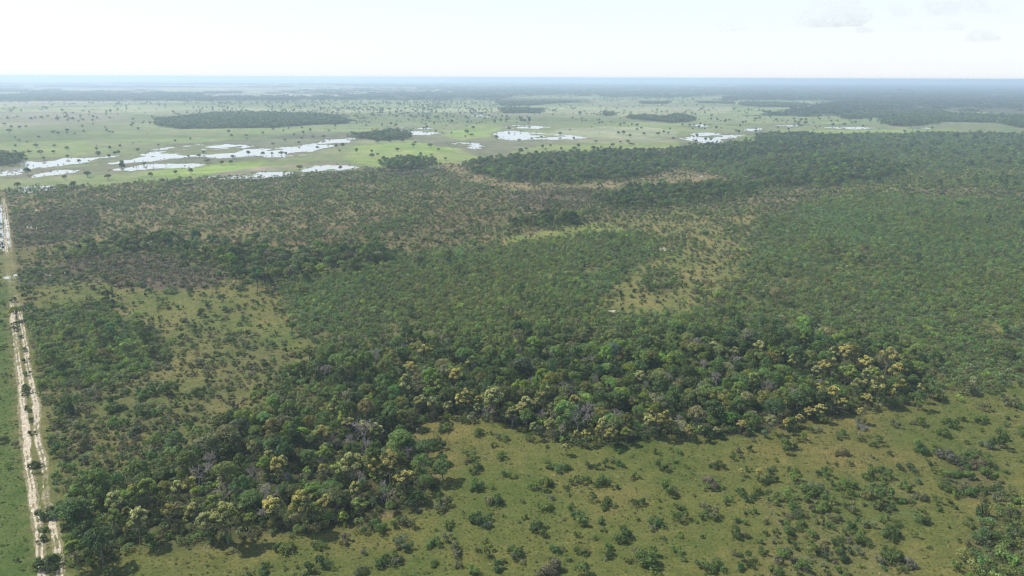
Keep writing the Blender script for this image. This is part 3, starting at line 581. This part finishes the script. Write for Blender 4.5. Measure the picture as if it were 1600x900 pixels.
SH += zoomed(1200, 600, 3, [(335,250,60,'m'),(425,208,90,'g'),(590,205,60,'g'),(165,275,70,'m'),(100,325,90,'m'),(345,338,70,'g'),(315,385,35,'d'),(505,290,70,'m'),(500,355,35,'g'),(720,202,80,'m'),(720,325,100,'d'),(825,255,80,'m'),(865,212,80,'m'),(970,185,80,'m'),(1005,128,60,'g'),(1140,110,80,'g'),(1045,45,70,'g'),(920,52,90,'g'),(935,285,50,'d'),(1115,202,40,'m'),(1165,240,60,'m'),(1090,260,80,'m'),(1080,318,110,'d'),(1000,225,40,'m'),(1160,158,30,'m'),(130,432,70,'m'),(275,445,80,'m'),(25,425,60,'d'),(25,462,60,'d'),(370,470,40,'g'),(505,458,100,'m'),(650,420,70,'d'),(700,470,50,'m'),(215,545,130,'m'),(120,595,80,'m'),(360,530,60,'m'),(510,545,110,'d'),(640,510,80,'m'),(850,375,100,'b'),(930,342,90,'m'),(990,405,90,'b'),(840,440,70,'m'),(930,455,90,'m'),(1040,450,80,'m'),(850,520,90,'m'),(930,525,80,'m'),(1080,520,70,'m'),(1000,540,50,'m'),(1120,422,35,'m'),(720,545,70,'g'),(720,660,80,'d'),(730,610,40,'m'),(600,665,70,'m'),(530,650,50,'m'),(410,615,80,'g'),(270,605,90,'m'),(60,660,50,'g'),(150,675,70,'m'),(290,682,60,'m'),(390,680,60,'m'),(470,685,60,'g'),(580,722,100,'d'),(410,735,80,'m'),(690,725,40,'m'),(70,700,90,'m'),(190,795,80,'m'),(260,790,60,'g'),(340,825,90,'d'),(430,805,60,'g'),(70,810,80,'m'),(140,840,50,'m'),(585,845,110,'m'),(650,850,70,'b'),(260,865,50,'g'),(40,895,80,'m'),(350,900,80,'m'),(460,760,50,'m'),(220,712,40,'g'),(330,742,50,'m'),(640,565,60,'m'),(790,565,60,'m'),(780,298,40,'m'),(800,598,40,'m')])
SH += zoomed(0, 600, 3, [(540,120,110,'m'),(350,140,120,'d'),(675,160,110,'d'),(740,65,160,'d'),(915,75,80,'d'),(640,225,70,'d'),(800,290,100,'d'),(455,80,45,'b'),(1090,240,120,'d'),(310,580,80,'d'),(170,400,40,'d'),(215,650,60,'d'),(240,885,70,'d'),(460,490,130,'d'),(135,130,45,'d'),(120,60,40,'d'),(172,395,55,'d'),(172,430,40,'m'),(215,640,80,'d'),(210,700,60,'m'),(240,870,110,'d'),(205,740,45,'d'),(150,240,40,'m'),(140,180,35,'d'),(450,400,60,'m'),(370,470,80,'g'),(430,220,70,'g'),(510,370,60,'g'),(740,340,70,'g'),(550,210,90,'m'),(360,255,70,'g'),(270,270,70,'m'),(415,300,80,'g'),(610,360,60,'g'),(125,50,50,'d'),(230,80,60,'m'),(300,420,80,'m'),(205,740,50,'d'),(380,640,70,'g'),(480,520,90,'b')])
SH += zoomed(0, 380, 3.75, [(615,240,80,'d'),(480,235,80,'d'),(710,262,90,'g'),(820,262,70,'m'),(770,300,60,'d'),(870,298,60,'m'),(1000,305,80,'m'),(1120,290,80,'d'),(1410,285,70,'d'),(955,355,60,'d'),(1190,315,60,'m'),(1290,330,70,'m'),(940,390,50,'d'),(1050,392,60,'m'),(1180,440,90,'d'),(1130,515,80,'d'),(1350,590,90,'d'),(1130,620,50,'d'),(180,330,70,'d'),(110,285,60,'d'),(660,368,60,'m'),(825,358,50,'m'),(1080,475,80,'g'),(1150,890,80,'d'),(1390,385,50,'d'),(400,40,0,'d'),(85,520,60,'d'),(88,480,45,'d'),(130,560,50,'d'),(150,700,50,'d'),(140,640,45,'m'),(160,780,45,'d'),(85,350,50,'d'),(160,860,60,'d'),(120,470,40,'d'),(1210,370,60,'m'),(1310,465,60,'m'),(1210,735,60,'m')])
SH = [t for t in SH if t[2] > 3]
FL = [(290,742,1,0),(213,757,0,2),(232,758,1,2),(260,773,0,0),(172,788,0,2),(210,797,1,1),(297,773,0,1),(363,768,0,1),(350,798,1,1),(388,797,0,2),(115,833,0,2),(392,683,0,1),(435,712,0,0),(503,662,0,0),(507,678,0,2),(503,694,0,2),(568,645,0,1),(584,650,0,1),(525,710,0,2),(550,727,1,1),(608,717,1,0),(630,730,1,0),(467,757,0,2),(470,778,1,0),(487,767,0,2),(730,603,0,0),(677,617,0,1),(770,617,1,1),(775,637,0,1),(523,615,0,1),(664,543,1,0),(640,558,0,0),(612,542,0,1),(712,577,0,0),(701,568,0,1),(736,553,0,1),(731,605,0,0),(640,597,1,1),(771,612,1,2),(757,601,0,1),(676,617,0,1),(524,613,0,2),(824,616,0,1),(896,617,0,0),(1189,530,0,1),(1117,521,0,1),(1259,517,0,2),(1307,539,0,1),(1323,541,1,0),(1296,560,1,0),(1357,556,1,0),(1387,556,1,0),(1405,568,1,0),(1376,594,1,1),(1301,600,1,0),(1304,610,0,1),(1320,615,0,0),(1357,607,0,0),(1243,552,0,1),(1323,573,1,2),(1227,536,0,1),(1357,566,0,1),(817,616,0,1),(887,621,0,1),(835,664,0,1),(917,673,1,0),(900,674,0,0),(942,666,1,1),(980,663,0,2),(1013,638,0,1),(1042,655,1,0),(1030,643,0,0),(1077,666,0,0),(1095,667,0,2),(885,688,0,1),(1188,726,0,0),(1283,638,1,0),(1250,646,0,0),(1307,611,0,0),(1450,292,1,0),(1467,294,0,0),(1487,302,1,1),(1510,299,1,0),(1550,297,0,2),(1550,307,1,2),(1482,281,0,1)]
FL += [(a, b, 0, c) for a, b, c in [(720,612,0),(745,627,1),(790,640,0),(762,628,0),(800,628,1),(860,645,1),(955,658,0),(1120,662,1),(1160,652,0),(1205,645,1),(1345,640,0),(1395,608,0),(850,603,1),(1000,575,1),(1080,592,2),(1180,578,1),(1150,532,1),(690,590,2),(655,612,1),(590,650,1),(545,640,0),(1265,628,0),(1230,655,0),(1290,590,0),(1340,590,1),(1410,590,0),(1370,575,2),(1440,600,1),(1278,560,1),(440,700,1),(330,760,2),(420,765,0),(180,770,1),(320,790,1),(560,760,2)]]
BA = [(327,722,1),(308,738,0),(543,690,1),(570,678,1),(577,702,1),(413,795,0),(587,553,1),(690,530,0),(707,607,0),(507,577,0),(859,549,0),(1087,534,0),(917,562,0),(1101,572,1),(1120,594,1),(1040,580,0),(827,594,0),(903,662,1),(915,645,1),(877,668,0),(395,735,0),(420,770,0),(560,740,0),(600,760,0),(345,770,0),(500,720,0),(640,700,0),(800,650,0),(960,640,0),(1060,650,0),(1180,640,0),(1230,610,0),(880,600,0),(930,590,0),(740,570,0),(660,580,0),(632,540,0),(1285,592,0),(1196,602,0),(1010,600,0),(760,640,0),(1150,560,0),(450,740,0),(520,690,0),(1345,660,0),(845,642,0)]
PT = [(30,222),(85,230),(84,240),(105,236),(45,240),(151,236),(155,246),(180,243),(216,238),(25,231),(188,231),(124,256),(44,274),(137,277),(169,281),(236,278),(275,273),(298,272),(311,247),(325,254),(347,258),(361,257),(364,248),(388,243),(28,294),(116,294),(102,281),(191,267),(191,258),(226,258),(171,247),(298,220),(274,223),(362,215),(385,215),(208,195),(223,194),(216,204),(171,208),(167,207),(176,209),(85,207),(91,211),(104,210),(117,211),(131,208),(129,200),(61,217),(24,218),(31,202),(41,200),(18,201),(7,196),(15,208),(55,186),(89,183),(75,184),(104,180),(140,178),(146,185),(172,187),(166,180),(184,180),(269,183),(50,187),(94,185),(411,244),(425,243),(440,243),(447,243),(496,233),(525,231),(531,238),(535,231),(581,240),(581,247),(590,244),(600,253),(593,255),(557,240),(621,237),(646,231),(672,231),(685,236),(674,244),(657,245),(696,251),(590,224),(610,223),(629,223),(468,265),(532,266),(460,214),(474,210),(471,218),(489,216),(445,221),(427,228),(467,226),(597,198),(619,198),(572,198),(571,187),(581,188),(587,187),(557,194),(626,191),(691,209),(681,208),(705,210),(731,210),(727,215),(739,202),(739,212),(662,203),(667,202),(678,196),(775,218),(727,183),(711,180),(679,183),(680,186),(443,206),(427,204),(472,202),(451,203),(411,211),(485,206),(514,206),(831,219),(846,216),(875,212),(896,219),(815,187),(900,188),(909,187),(936,195),(969,187),(975,195),(969,195),(987,197),(994,198),(1047,204),(1026,211),(1029,212),(1037,210),(1044,210),(1006,212),(995,205),(974,211),(966,211),(984,215),(969,224),(985,227),(981,225),(989,228),(957,230),(877,236),(897,235),(860,230),(847,233),(822,235),(814,241),(931,223),(927,236),(1077,198),(1084,198),(1094,197),(1092,201),(1101,198),(1101,203),(1109,196),(1082,203),(1066,197),(1119,203),(1127,202),(1156,200),(1126,191),(1132,191),(1154,210),(1181,214),(1102,221),(1087,223),(1089,216),(1246,195),(1254,198),(1249,198),(1215,201),(1232,204),(1348,199),(1312,197),(1280,188),(1295,187),(1327,190),(1377,196),(1301,198),(1276,202),(650,184),(655,183),(645,184),(642,181),(660,180),(640,178),(618,177),(692,180),(698,179),(704,180),(735,177),(740,176),(630,180),(570,190)]

TINT = {'d': DARK, 'm': GREEN, 'g': GREY, 'b': BROWNGREY, 'o': OLV, 'y': BRIGHT}
COLW = {'d': 'dark green', 'm': 'mid green', 'g': 'grey-green', 'b': 'brownish grey', 'o': 'olive green', 'y': 'bright green'}
IND = []                                   # every plant that is an object of its own
def ind(sp, x, y, s, cw, t, **k): IND.append(dict(sp=sp, x=float(x), y=float(y), s=float(s), cw=cw, t=[float(v) for v in np.ravel(t)], **k))

def px_width_to_m(px, py, w_):
    x, y = at(px, py); return w_ * math.sqrt(x * x + y * y + CAM_H ** 2) / FPX
taken = []
for a, b, w_, c_ in SH:
    x, y = at(a, b - w_ * .12); s = px_width_to_m(a, b, w_) / 6.0; s = min(max(s, .35), 2.0)
    ind('shrub', x, y, s, c_, tints(1, TINT[c_], .15)); taken.append((x, y, 2.6 * s))
    if w_ > 22:                            # big ones in the photograph are two or three bushes grown together
        for q in range(1 if w_ < 30 else 2):
            an = rnd.uniform(0, 6.28); dd = 2.3 * s; c2 = rnd.choice('dmmg'); ind('shrub', x + dd * math.cos(an), y + dd * math.sin(an), s * rnd.uniform(.5, .75), c2, tints(1, TINT[c2], .15)); taken.append((IND[-1]['x'], IND[-1]['y'], s * 1.5))
FC = [(.42, .37, .14), (.35, .355, .17), (.24, .30, .08)]; FCW = ['cream-yellow', 'pale cream', 'yellow-green']
big_ = []
for a, b, g_, c_ in FL:
    for zt in (10.5, 9.5, 8.5, 7.5, 6.5, 5.5):
        x, y = at(a, b, zt); q_ = zone_at(np.array([x]), np.array([y + 1.5]))[0]
        if Z[q_]['F'] > .3: break
    s = (.95 if g_ else .70) * (zt / 10.5) ** .7
    if rnd.random() < (.12 if a > 1270 else .4) and b > 500:
        an = rnd.uniform(0, 6.28); c2 = rnd.choice([c_, 0, 1]); ind('flowering', x + 5.5 * math.cos(an), y + 4 + 3 * math.sin(an), s * rnd.uniform(.55, .8), FCW[c2], tints(1, (.08, .105, .038), .1), bl=tints(1, FC[c2], .10, .03).ravel().tolist(), big=0)
    ind('flowering', x, y, s * (.8 if b > 720 and a > 1000 else 1), FCW[c_], tints(1, (.065, .085, .032), .1), bl=tints(1, FC[c_], .10, .03).ravel().tolist(), big=g_); big_.append((x, y, 3.4 * s))
for a, b, g_ in BA:
    x, y = at(a, b, 5); ind('bare', x, y, 1.1 if g_ else .8, 'grey', (1, 1, 1)); big_.append((x, y, 2.6))
for a, b in PT:
    x, y = at(a, b); ind('plain', x, y, rnd.uniform(.7, 1.2), *(lambda c_: (c_, tints(1, TINT[c_], .12)))(rnd.choice('ddmmo')))
def clear_of(x, y, L, pad=0.0):
    k = np.ones(x.shape, bool)
    for a, b, r_ in L: k &= (x - a) ** 2 + (y - b) ** 2 > (r_ + pad) ** 2
    return k

# ------------------------------------------------------------------ scattered plants, zone by zone
def rank(x, y, s, n_, ymin_px=-20, slack=20):
    px, py = proj(x, y); on = (px > -slack) & (px < 1600 + slack) & (py < 915) & (py > 0)
    v = np.where(on, s / np.sqrt(x * x + y * y + CAM_H ** 2), 0); o = np.argsort(-v)[:n_]
    m_ = np.zeros(x.shape, bool); m_[o] = True; return m_ & (v > 0)
# forest trees
x, y, zz = scatter('F', 4.8, 3700, 21); ok = clear_of(x, y, big_, 2.0) | (y > 700); x, y = x[ok], y[ok]
s = RNG.uniform(.36, .92, len(x)) ** .9 * np.where(y > 1000, 1.05, 1); t, cl = pick_tints(len(x), [(.26, DARK), (.33, GREEN), (.13, BRIGHT), (.18, OLV), (.10, GREY)])
m_ = rank(x, y, s, 300)
for i in np.flatnonzero(m_): ind('forest', x[i], y[i], s[i], 'dmyog'[cl[i]], t[i])
forest_rest = dict(x=x[~m_], y=y[~m_], s=s[~m_], t=t[~m_])
# slim young trees
x, y, zz = scatter('Y', 2.45, 1750, 31, clump=.05, cscale=30); s = RNG.uniform(.58, .98, len(x)) * np.where(y > 700, 1.15, 1)
t, cl = pick_tints(len(x), [(.12, (.085, .130, .048)), (.52, (.128, .186, .066)), (.10, BRIGHT), (.13, (.155, .178, .07)), (.13, GREY)]); t = t * (.86 + .34 * fbm(x / 38, y / 46, 205, 3))[:, None] * np.stack([.85 + .3 * fbm(x / 60, y / 80, 206, 3), np.ones(len(x)), .8 + .4 * fbm(x / 90, y / 70, 207, 3)], 1); ok = off_track(x, y, 2); x, y, s, t, cl = x[ok], y[ok], s[ok], t[ok], cl[ok]
zn = np.array([z['name'] == 'young wood' for z in Z] + [False])[zone_at(x, y)]
m_ = rank(x, y, s * np.where(zn, 1, .01), 300)
for i in np.flatnonzero(m_): ind('young', x[i], y[i], s[i], 'dmyog'[cl[i]], t[i])
young_rest = dict(x=x[~m_], y=y[~m_], s=s[~m_], t=t[~m_])
# shrubs
x, y, zz = scatter('S', 3.6, 1750, 41, clump=.5, cscale=22); ok = off_track(x, y, 2.6) & clear_of(x, y, [q for q in taken], .6); x, y = x[ok], y[ok]
s = np.exp(RNG.normal(-.55, .32, len(x))) * np.where(y > 500, .98, 1); t, cl = pick_tints(len(x), [(.32, DARK), (.42, GREEN), (.06, BRIGHT), (.08, OLV), (.12, GREY)])
sh = [i for i in IND if i['sp'] == 'shrub']; sh.sort(key=lambda i: -i['s'] / math.hypot(math.hypot(i['x'], i['y']), CAM_H)); over = sh[300:]
IND = [i for i in IND if i['sp'] != 'shrub'] + sh[:300]
x = np.append(x, [i['x'] for i in over]); y = np.append(y, [i['y'] for i in over]); s = np.append(s, [i['s'] for i in over]); t = np.concatenate([t, np.array([i['t'] for i in over]).reshape(-1, 3)]); cl = np.append(cl, [0] * len(over))
m_ = rank(x, y, s, 0)
for i in np.flatnonzero(m_): ind('shrub', x[i], y[i], s[i], 'dmyog'[cl[i]], t[i])
shrub_rest = dict(x=x[~m_], y=y[~m_], s=s[~m_], t=t[~m_])
# low grey scrub
x, y, zz = scatter('G', 3.0, 1500, 51, clump=.5, cscale=18); ok = off_track(x, y, 2.6); x, y = x[ok], y[ok]
s = np.exp(RNG.normal(-.75, .3, len(x))); t, cl = pick_tints(len(x), [(.55, GREY), (.33, BROWNGREY), (.12, (.08, .075, .06))])
m_ = rank(x, y, s, 250)
for i in np.flatnonzero(m_): ind('grey', x[i], y[i], s[i], 'gbb'[cl[i]], t[i])
grey_rest = dict(x=x[~m_], y=y[~m_], s=s[~m_], t=t[~m_])
# tufts and seedlings in the open grass of the near ground
x, y, zz = scatter('T', 1.45, 520, 61, clump=.6, cscale=9); ok = off_track(x, y, 1.6); x, y, zz = x[ok], y[ok], zz[ok]
lf = np.array([z['name'] == 'left field' for z in Z] + [False])[zz]
s = np.exp(RNG.normal(-.75, .40, len(x))); t, _ = pick_tints(len(x), [(.38, (.115, .14, .048)), (.27, (.17, .17, .075)), (.17, (.085, .13, .038)), (.18, (.26, .25, .16))])
t[lf], _ = pick_tints(int(lf.sum()), [(.45, (.075, .14, .030)), (.35, (.11, .17, .045)), (.2, (.05, .095, .026))]); s[lf] *= 1.15
tuft_all = dict(x=x, y=y, s=s, t=t)
# trees of the far plain
x, y = grid_points(-3200, 3200, 1050, 6000, 34, seed=71); zi_ = zone_at(x, y); px, py = proj(x, y)
free = np.array([z['name'] in ('plain', 'pale plain', 'brown plain', 'field', 'wet') for z in Z] + [False])[zi_]
band = np.where((py > 158) & (py < 194) & (px > 340) & (px < 830), .55, np.where((py < 162), .15, np.where((py < 200) & (px > 900) & (px < 1050), .14, np.where(py < 200, .10, .045))))
band = band * 1.5 * (.15 + 2.6 * np.clip((fbm(x / 110, y / 160, 72, 3) - .43) / .2, 0, 1))
k = free & (RNG.uniform(size=x.shape) < band); x, y = x[k], y[k]; s = RNG.uniform(.3, 1.2, len(x)) * np.where(y > 1900, 1.15, .9)
t, cl = pick_tints(len(x), [(.45, DARK), (.40, GREEN), (.15, OLV)])
m_ = rank(x, y, s, max(0, 300 - len(PT)))
for i in np.flatnonzero(m_): ind('plain', x[i], y[i], s[i], 'dmo'[cl[i]], t[i])
plain_rest = dict(x=x[~m_], y=y[~m_], s=s[~m_], t=t[~m_])
# canopy of the far woods
x, y = grid_points(-9000, 12000, 2300, 14000, 58, seed=81); zi_ = zone_at(x, y); pr = np.array([z['W'] for z in Z] + [0.0])[zi_]
d_ = np.hypot(x, y); pr = np.where(pr > 0, np.where(d_ > 7000, pr * .5, pr), 0) * np.where(fbm(x / 420, y / 200, 83, 3) > .44, 1, .25)
pr = np.where((pr == 0) & (d_ > 4200) & (fbm(x / 1500, y / 420, 84, 4) > .56), .4, pr)
k = (RNG.uniform(size=x.shape) < pr) & (np.abs(x) < y * .86)
far_all = dict(x=x[k], y=y[k], s=RNG.uniform(.85, 1.15, int(k.sum())), t=tints(int(k.sum()), (.045, .08, .03), .15))

PR['grey'] = PR['scrub']
rx, ry = [], []                            # reeds and low bushes straggling along the water's edge
for P_, _q, _l in POOLS:
    P = poly(P_)
    for i in range(len(P)):
        a_, b_ = P[i], P[(i + 1) % len(P)]; L_ = np.hypot(*(b_ - a_)); n_ = int(L_ / 5); q = RNG.uniform(0, 1, n_)
        rx += list(a_[0] + q * (b_[0] - a_[0]) + RNG.normal(0, 6, n_)); ry += list(a_[1] + q * (b_[1] - a_[1]) + RNG.normal(0, 12, n_))
rx, ry = np.array(rx), np.array(ry); reeds = dict(x=rx, y=ry, s=RNG.uniform(.18, .6, len(rx)), t=pick_tints(len(rx), [(.5, OLV), (.3, GREEN), (.2, GREY)])[0])
stuff_of('reeds', 'scrub', reeds, 'reeds and low bushes straggling round the pools')
print('COUNTS', len(forest_rest['x']), len(young_rest['x']), len(shrub_rest['x']), len(grey_rest['x']), len(tuft_all['x']), len(plain_rest['x']), len(far_all['x']))
stuff_of('forest_canopy', 'forest', forest_rest, 'dense canopy of broadleaf forest trees in the wood and groves')
stuff_of('young_woodland', 'young', young_rest, 'even dense stand of slim young trees filling the middle ground')
stuff_of('savanna_shrubbery', 'scrub', shrub_rest, 'green shrubs dotted thickly over the savanna')
stuff_of('grey_undergrowth', 'scrub', grey_rest, 'low grey and brownish scrub')
stuff_of('grass_tufts', 'tuft', tuft_all, 'tufts and seedlings in the open grass')
stuff_of('distant_trees', 'plain', plain_rest, 'tiny trees speckling the far plain')
stuff_of('far_woods', 'clump', far_all, 'blue-green woods far off towards the horizon')

# ------------------------------------------------------------------ labels, one of a kind each
ORD = 'first second third fourth fifth sixth seventh eighth ninth tenth eleventh twelfth thirteenth fourteenth fifteenth sixteenth seventeenth eighteenth nineteenth twentieth'.split()
def ordinal(k):
    if k <= 20: return ORD[k - 1]
    tens = {2: 'twenty', 3: 'thirty', 4: 'forty', 5: 'fifty', 6: 'sixty', 7: 'seventy', 8: 'eighty', 9: 'ninety'}[min(k, 99) // 10]
    return tens + '-' + ORD[k % 10 - 1] if k % 10 else tens[:-1] + 'ieth'
SPEC = {'shrub': ('shrub', 'leafy shrub', 'shrub', 'green shrubs of the near grassland and scrub'),
        'forest': ('forest_tree', 'round-crowned forest tree', 'tree', 'broadleaf trees of the tall near forest'),
        'flowering': ('flowering_tree', 'flowering tree', 'flowering tree', 'trees in cream and yellow blossom'),
        'bare': ('bare_tree', 'leafless tree', 'bare tree', 'leafless grey trees'),
        'young': ('young_tree', 'slim young tree', 'young tree', 'slim trees of the young wood'),
        'grey': ('scrub_bush', 'low twiggy bush', 'bush', 'low grey bushes in the scrub'),
        'plain': ('savanna_tree', 'lone spreading tree', 'savanna tree', 'trees scattered over the plain')}
def where_(sp, px, py):
    if sp == 'plain':
        row = 'nearest' if py > 250 else 'flooded' if py > 215 else 'middle' if py > 192 else 'far' if py > 178 else 'farthest'
        side = 'far left' if px < 120 else 'left' if px < 300 else 'left-centre' if px < 480 else 'centre' if px < 640 else 'mid-centre' if px < 760 else 'right-centre' if px < 960 else 'right' if px < 1130 else 'far right'
        return f'on the {row} plain at {side}'
    if sp == 'young':
        side = 'left' if px < 300 else 'left-centre' if px < 620 else 'centre' if px < 860 else 'right-centre' if px < 1130 else 'right' if px < 1400 else 'far right'
        row = 'front' if py > 590 else 'second' if py > 575 else 'third' if py > 560 else 'fourth' if py > 548 else 'fifth' if py > 536 else 'sixth' if py > 526 else 'seventh' if py > 517 else 'back'
        return f'in {row} rows, {side} young wood'
    if py < 330: return 'in the far sunny glade'
    if py > 852: return 'along the bottom edge, ' + ('far left' if px < 320 else 'left' if px < 620 else 'centre' if px < 940 else 'right' if px < 1260 else 'far right')
    if px < 110: return 'beside the sand tracks' if py > 640 else 'by the upper sand tracks'
    if sp in ('forest', 'bare', 'flowering'):
        if px < 700 and py > 650:
            row = 'lowest' if py > 790 else 'lower' if py > 750 else 'middle' if py > 710 else 'upper' if py > 680 else 'topmost'
            return f'in {row} part of left forest'
        row = 'front' if py > 660 else 'lower' if py > 640 else 'middle' if py > 610 else 'upper' if py > 580 else 'back'
        side = 'left' if px < 720 else 'centre' if px < 1080 else 'right'
        return f'in {row} of forest, {side}'
    if px < 420:
        if py < 560: return 'in the clearing below grey thicket'
        row = 'topmost' if py < 600 else 'upper' if py < 635 else 'upper-middle' if py < 670 else 'middle' if py < 710 else 'lower-middle' if py < 760 else 'lowest'
        return f'in {row} scrub, left'
    row = 'just below the forest edge' if py < 690 else 'in upper grassland' if py < 725 else 'in middle grassland' if py < 765 else 'in lower grassland' if py < 808 else 'in lowest grassland'
    return row + (' left' if px < 800 else ' centre' if px < 1200 else ' right')
from collections import defaultdict
buckets = defaultdict(list)
for i in IND:
    px, py = proj(np.array(i['x']), np.array(i['y'])); i['px'], i['py'] = float(px), float(py)
    sp = i['sp']
    lim = {'shrub': (.6, 1.0), 'forest': (.6, .85), 'young': (.72, .87), 'grey': (.42, .6), 'plain': (.8, 1.0), 'flowering': (.8, .81), 'bare': (.9, .91)}[sp]
    sz = 'small' if i['s'] < lim[0] else 'medium' if i['s'] < lim[1] else 'large'
    cw = COLW.get(i['cw'], i['cw'])
    buckets[(sp, sz, cw, where_(sp, i['px'], i['py']))].append(i)
for (sp, sz, cw, wh), L in buckets.items():
    L.sort(key=lambda i: i['px'])
    for k, i in enumerate(L):
        i['label'] = f'{sz} {cw} {SPEC[sp][1]} {wh}' + (f', {ordinal(k + 1)} from left' if len(L) > 1 else '')

# ------------------------------------------------------------------ build the individuals
for i in IND:
    name, _, cat, grp = SPEC[i['sp']]; parts = PR[i['sp']][rnd.randrange(len(PR[i['sp']]))]
    root = link(bpy.data.objects.new(name, None), label=i['label'], category=cat, group=grp)
    root.location = (i['x'], i['y'], 0); s = i['s']
    root.rotation_euler = (rnd.gauss(0, .04), rnd.gauss(0, .04), rnd.uniform(0, 6.28))
    root.scale = (s * rnd.uniform(.8, 1.2), s * rnd.uniform(.8, 1.2), s * rnd.uniform(.8, 1.22)); root.empty_display_size = .5
    for pn, me in parts:
        ch = link(bpy.data.objects.new(pn, me), root)
        if pn in ('crown', 'foliage') and i['sp'] != 'bare': ch['tint'] = i['t']
        if pn == 'blossom': ch['tint'] = i['bl']

# ------------------------------------------------------------------ clouds, far off and high, outside the haze
m, n, p, out = mat('cloud'); M_CLOUD = m
n.nodes.remove(p); pv = add(n, 'ShaderNodeVolumePrincipled'); pv.inputs['Density'].default_value = .0009; pv.inputs['Color'].default_value = (1, 1, 1, 1); pv.inputs['Anisotropy'].default_value = .3
n.links.new(pv.outputs[0], out.inputs['Volume'])
def ico(sub):
    import bmesh
    b = bmesh.new(); bmesh.ops.create_icosphere(b, subdivisions=sub, radius=1)
    v = np.array([x_.co[:] for x_ in b.verts]); f = np.array([[q.index for q in x_.verts] for x_ in b.faces]); b.free(); return v, f
IV, IF = ico(3)
def cloud(px, py, wpx, hpx, lab, dist=15000, n_=16, seed=0):
    r = np.random.default_rng(seed); d = MC @ np.array([(px - 800) / FPX, -(py - 450) / FPX, -1.0]); d = d / np.hypot(d[0], d[1]) * dist
    W_, H_ = wpx / FPX * dist, hpx / FPX * dist; V, Fc = [], []
    for q in range(n_):
        u = r.uniform(-.5, .5); rr = H_ * r.uniform(.25, .5) * (1.1 - abs(u)); c_ = np.array([u * W_, r.uniform(-.3, .3) * W_, rr * .2 + r.uniform(0, .55) * H_ * (1 - 1.4 * abs(u))])
        v = IV * rr * np.array([1.4, 1.3, 1]); v = v * (1 + .28 * (vnoise(IV[:, 0] * 3 + q, IV[:, 1] * 3 + IV[:, 2] * 4, q) - .5))[:, None] + c_; v[:, 2] = np.maximum(v[:, 2], -H_ * .12 + .0 * v[:, 2])
        V.append(v); Fc.append(IF + len(V) * len(IV) - len(IV))
    o = link(bpy.data.objects.new('cloud', mesh_of('cloud', np.concatenate(V), np.concatenate(Fc), [M_CLOUD])), kind='stuff', label=lab)
    o.location = (d[0], d[1], CAM_H + d[2]); o.rotation_euler.z = -math.atan2(d[0], d[1])
cloud(915, 18, 70, 12, 'thin greyish wisp of cloud high above the centre', seed=1)
cloud(1140, 46, 44, 16, 'small faint cloud right of the centre', seed=2)
cloud(1300, 36, 74, 40, 'taller white cumulus with a flat grey base', seed=3, n_=22)
cloud(1346, 50, 26, 9, 'small puff right of the taller cumulus', seed=4)
cloud(1480, 20, 120, 22, 'broad cloud at the top right with a grey base', seed=5, n_=24)
cloud(1440, 48, 60, 8, 'low streak of cloud under the broad one', seed=6)
cloud(1492, 46, 24, 10, 'small puff under the broad cloud', seed=7)
cloud(1535, 62, 34, 16, 'small cloud low at the far right', seed=8)

# ------------------------------------------------------------------ haze: a closed box of even, thin air round everything below
m, n, p, out = mat('haze'); n.nodes.remove(p); pv = add(n, 'ShaderNodeVolumePrincipled')
pv.inputs['Density'].default_value = .000155; pv.inputs['Color'].default_value = (.66, .82, 1.0, 1); pv.inputs['Anisotropy'].default_value = .2
n.links.new(pv.outputs[0], out.inputs['Volume'])
hv = [(x_, y_, z_) for z_ in (-1.0, CAM_H + 4) for y_ in (-95000, 105000) for x_ in (-95000, 95000)]
hf = [(0, 2, 3, 1), (4, 5, 7, 6), (0, 1, 5, 4), (2, 6, 7, 3), (0, 4, 6, 2), (1, 3, 7, 5)]
link(bpy.data.objects.new('haze', mesh_of('haze', hv, hf, [m])), kind='stuff', label='pale blue haze lying over the whole plain')
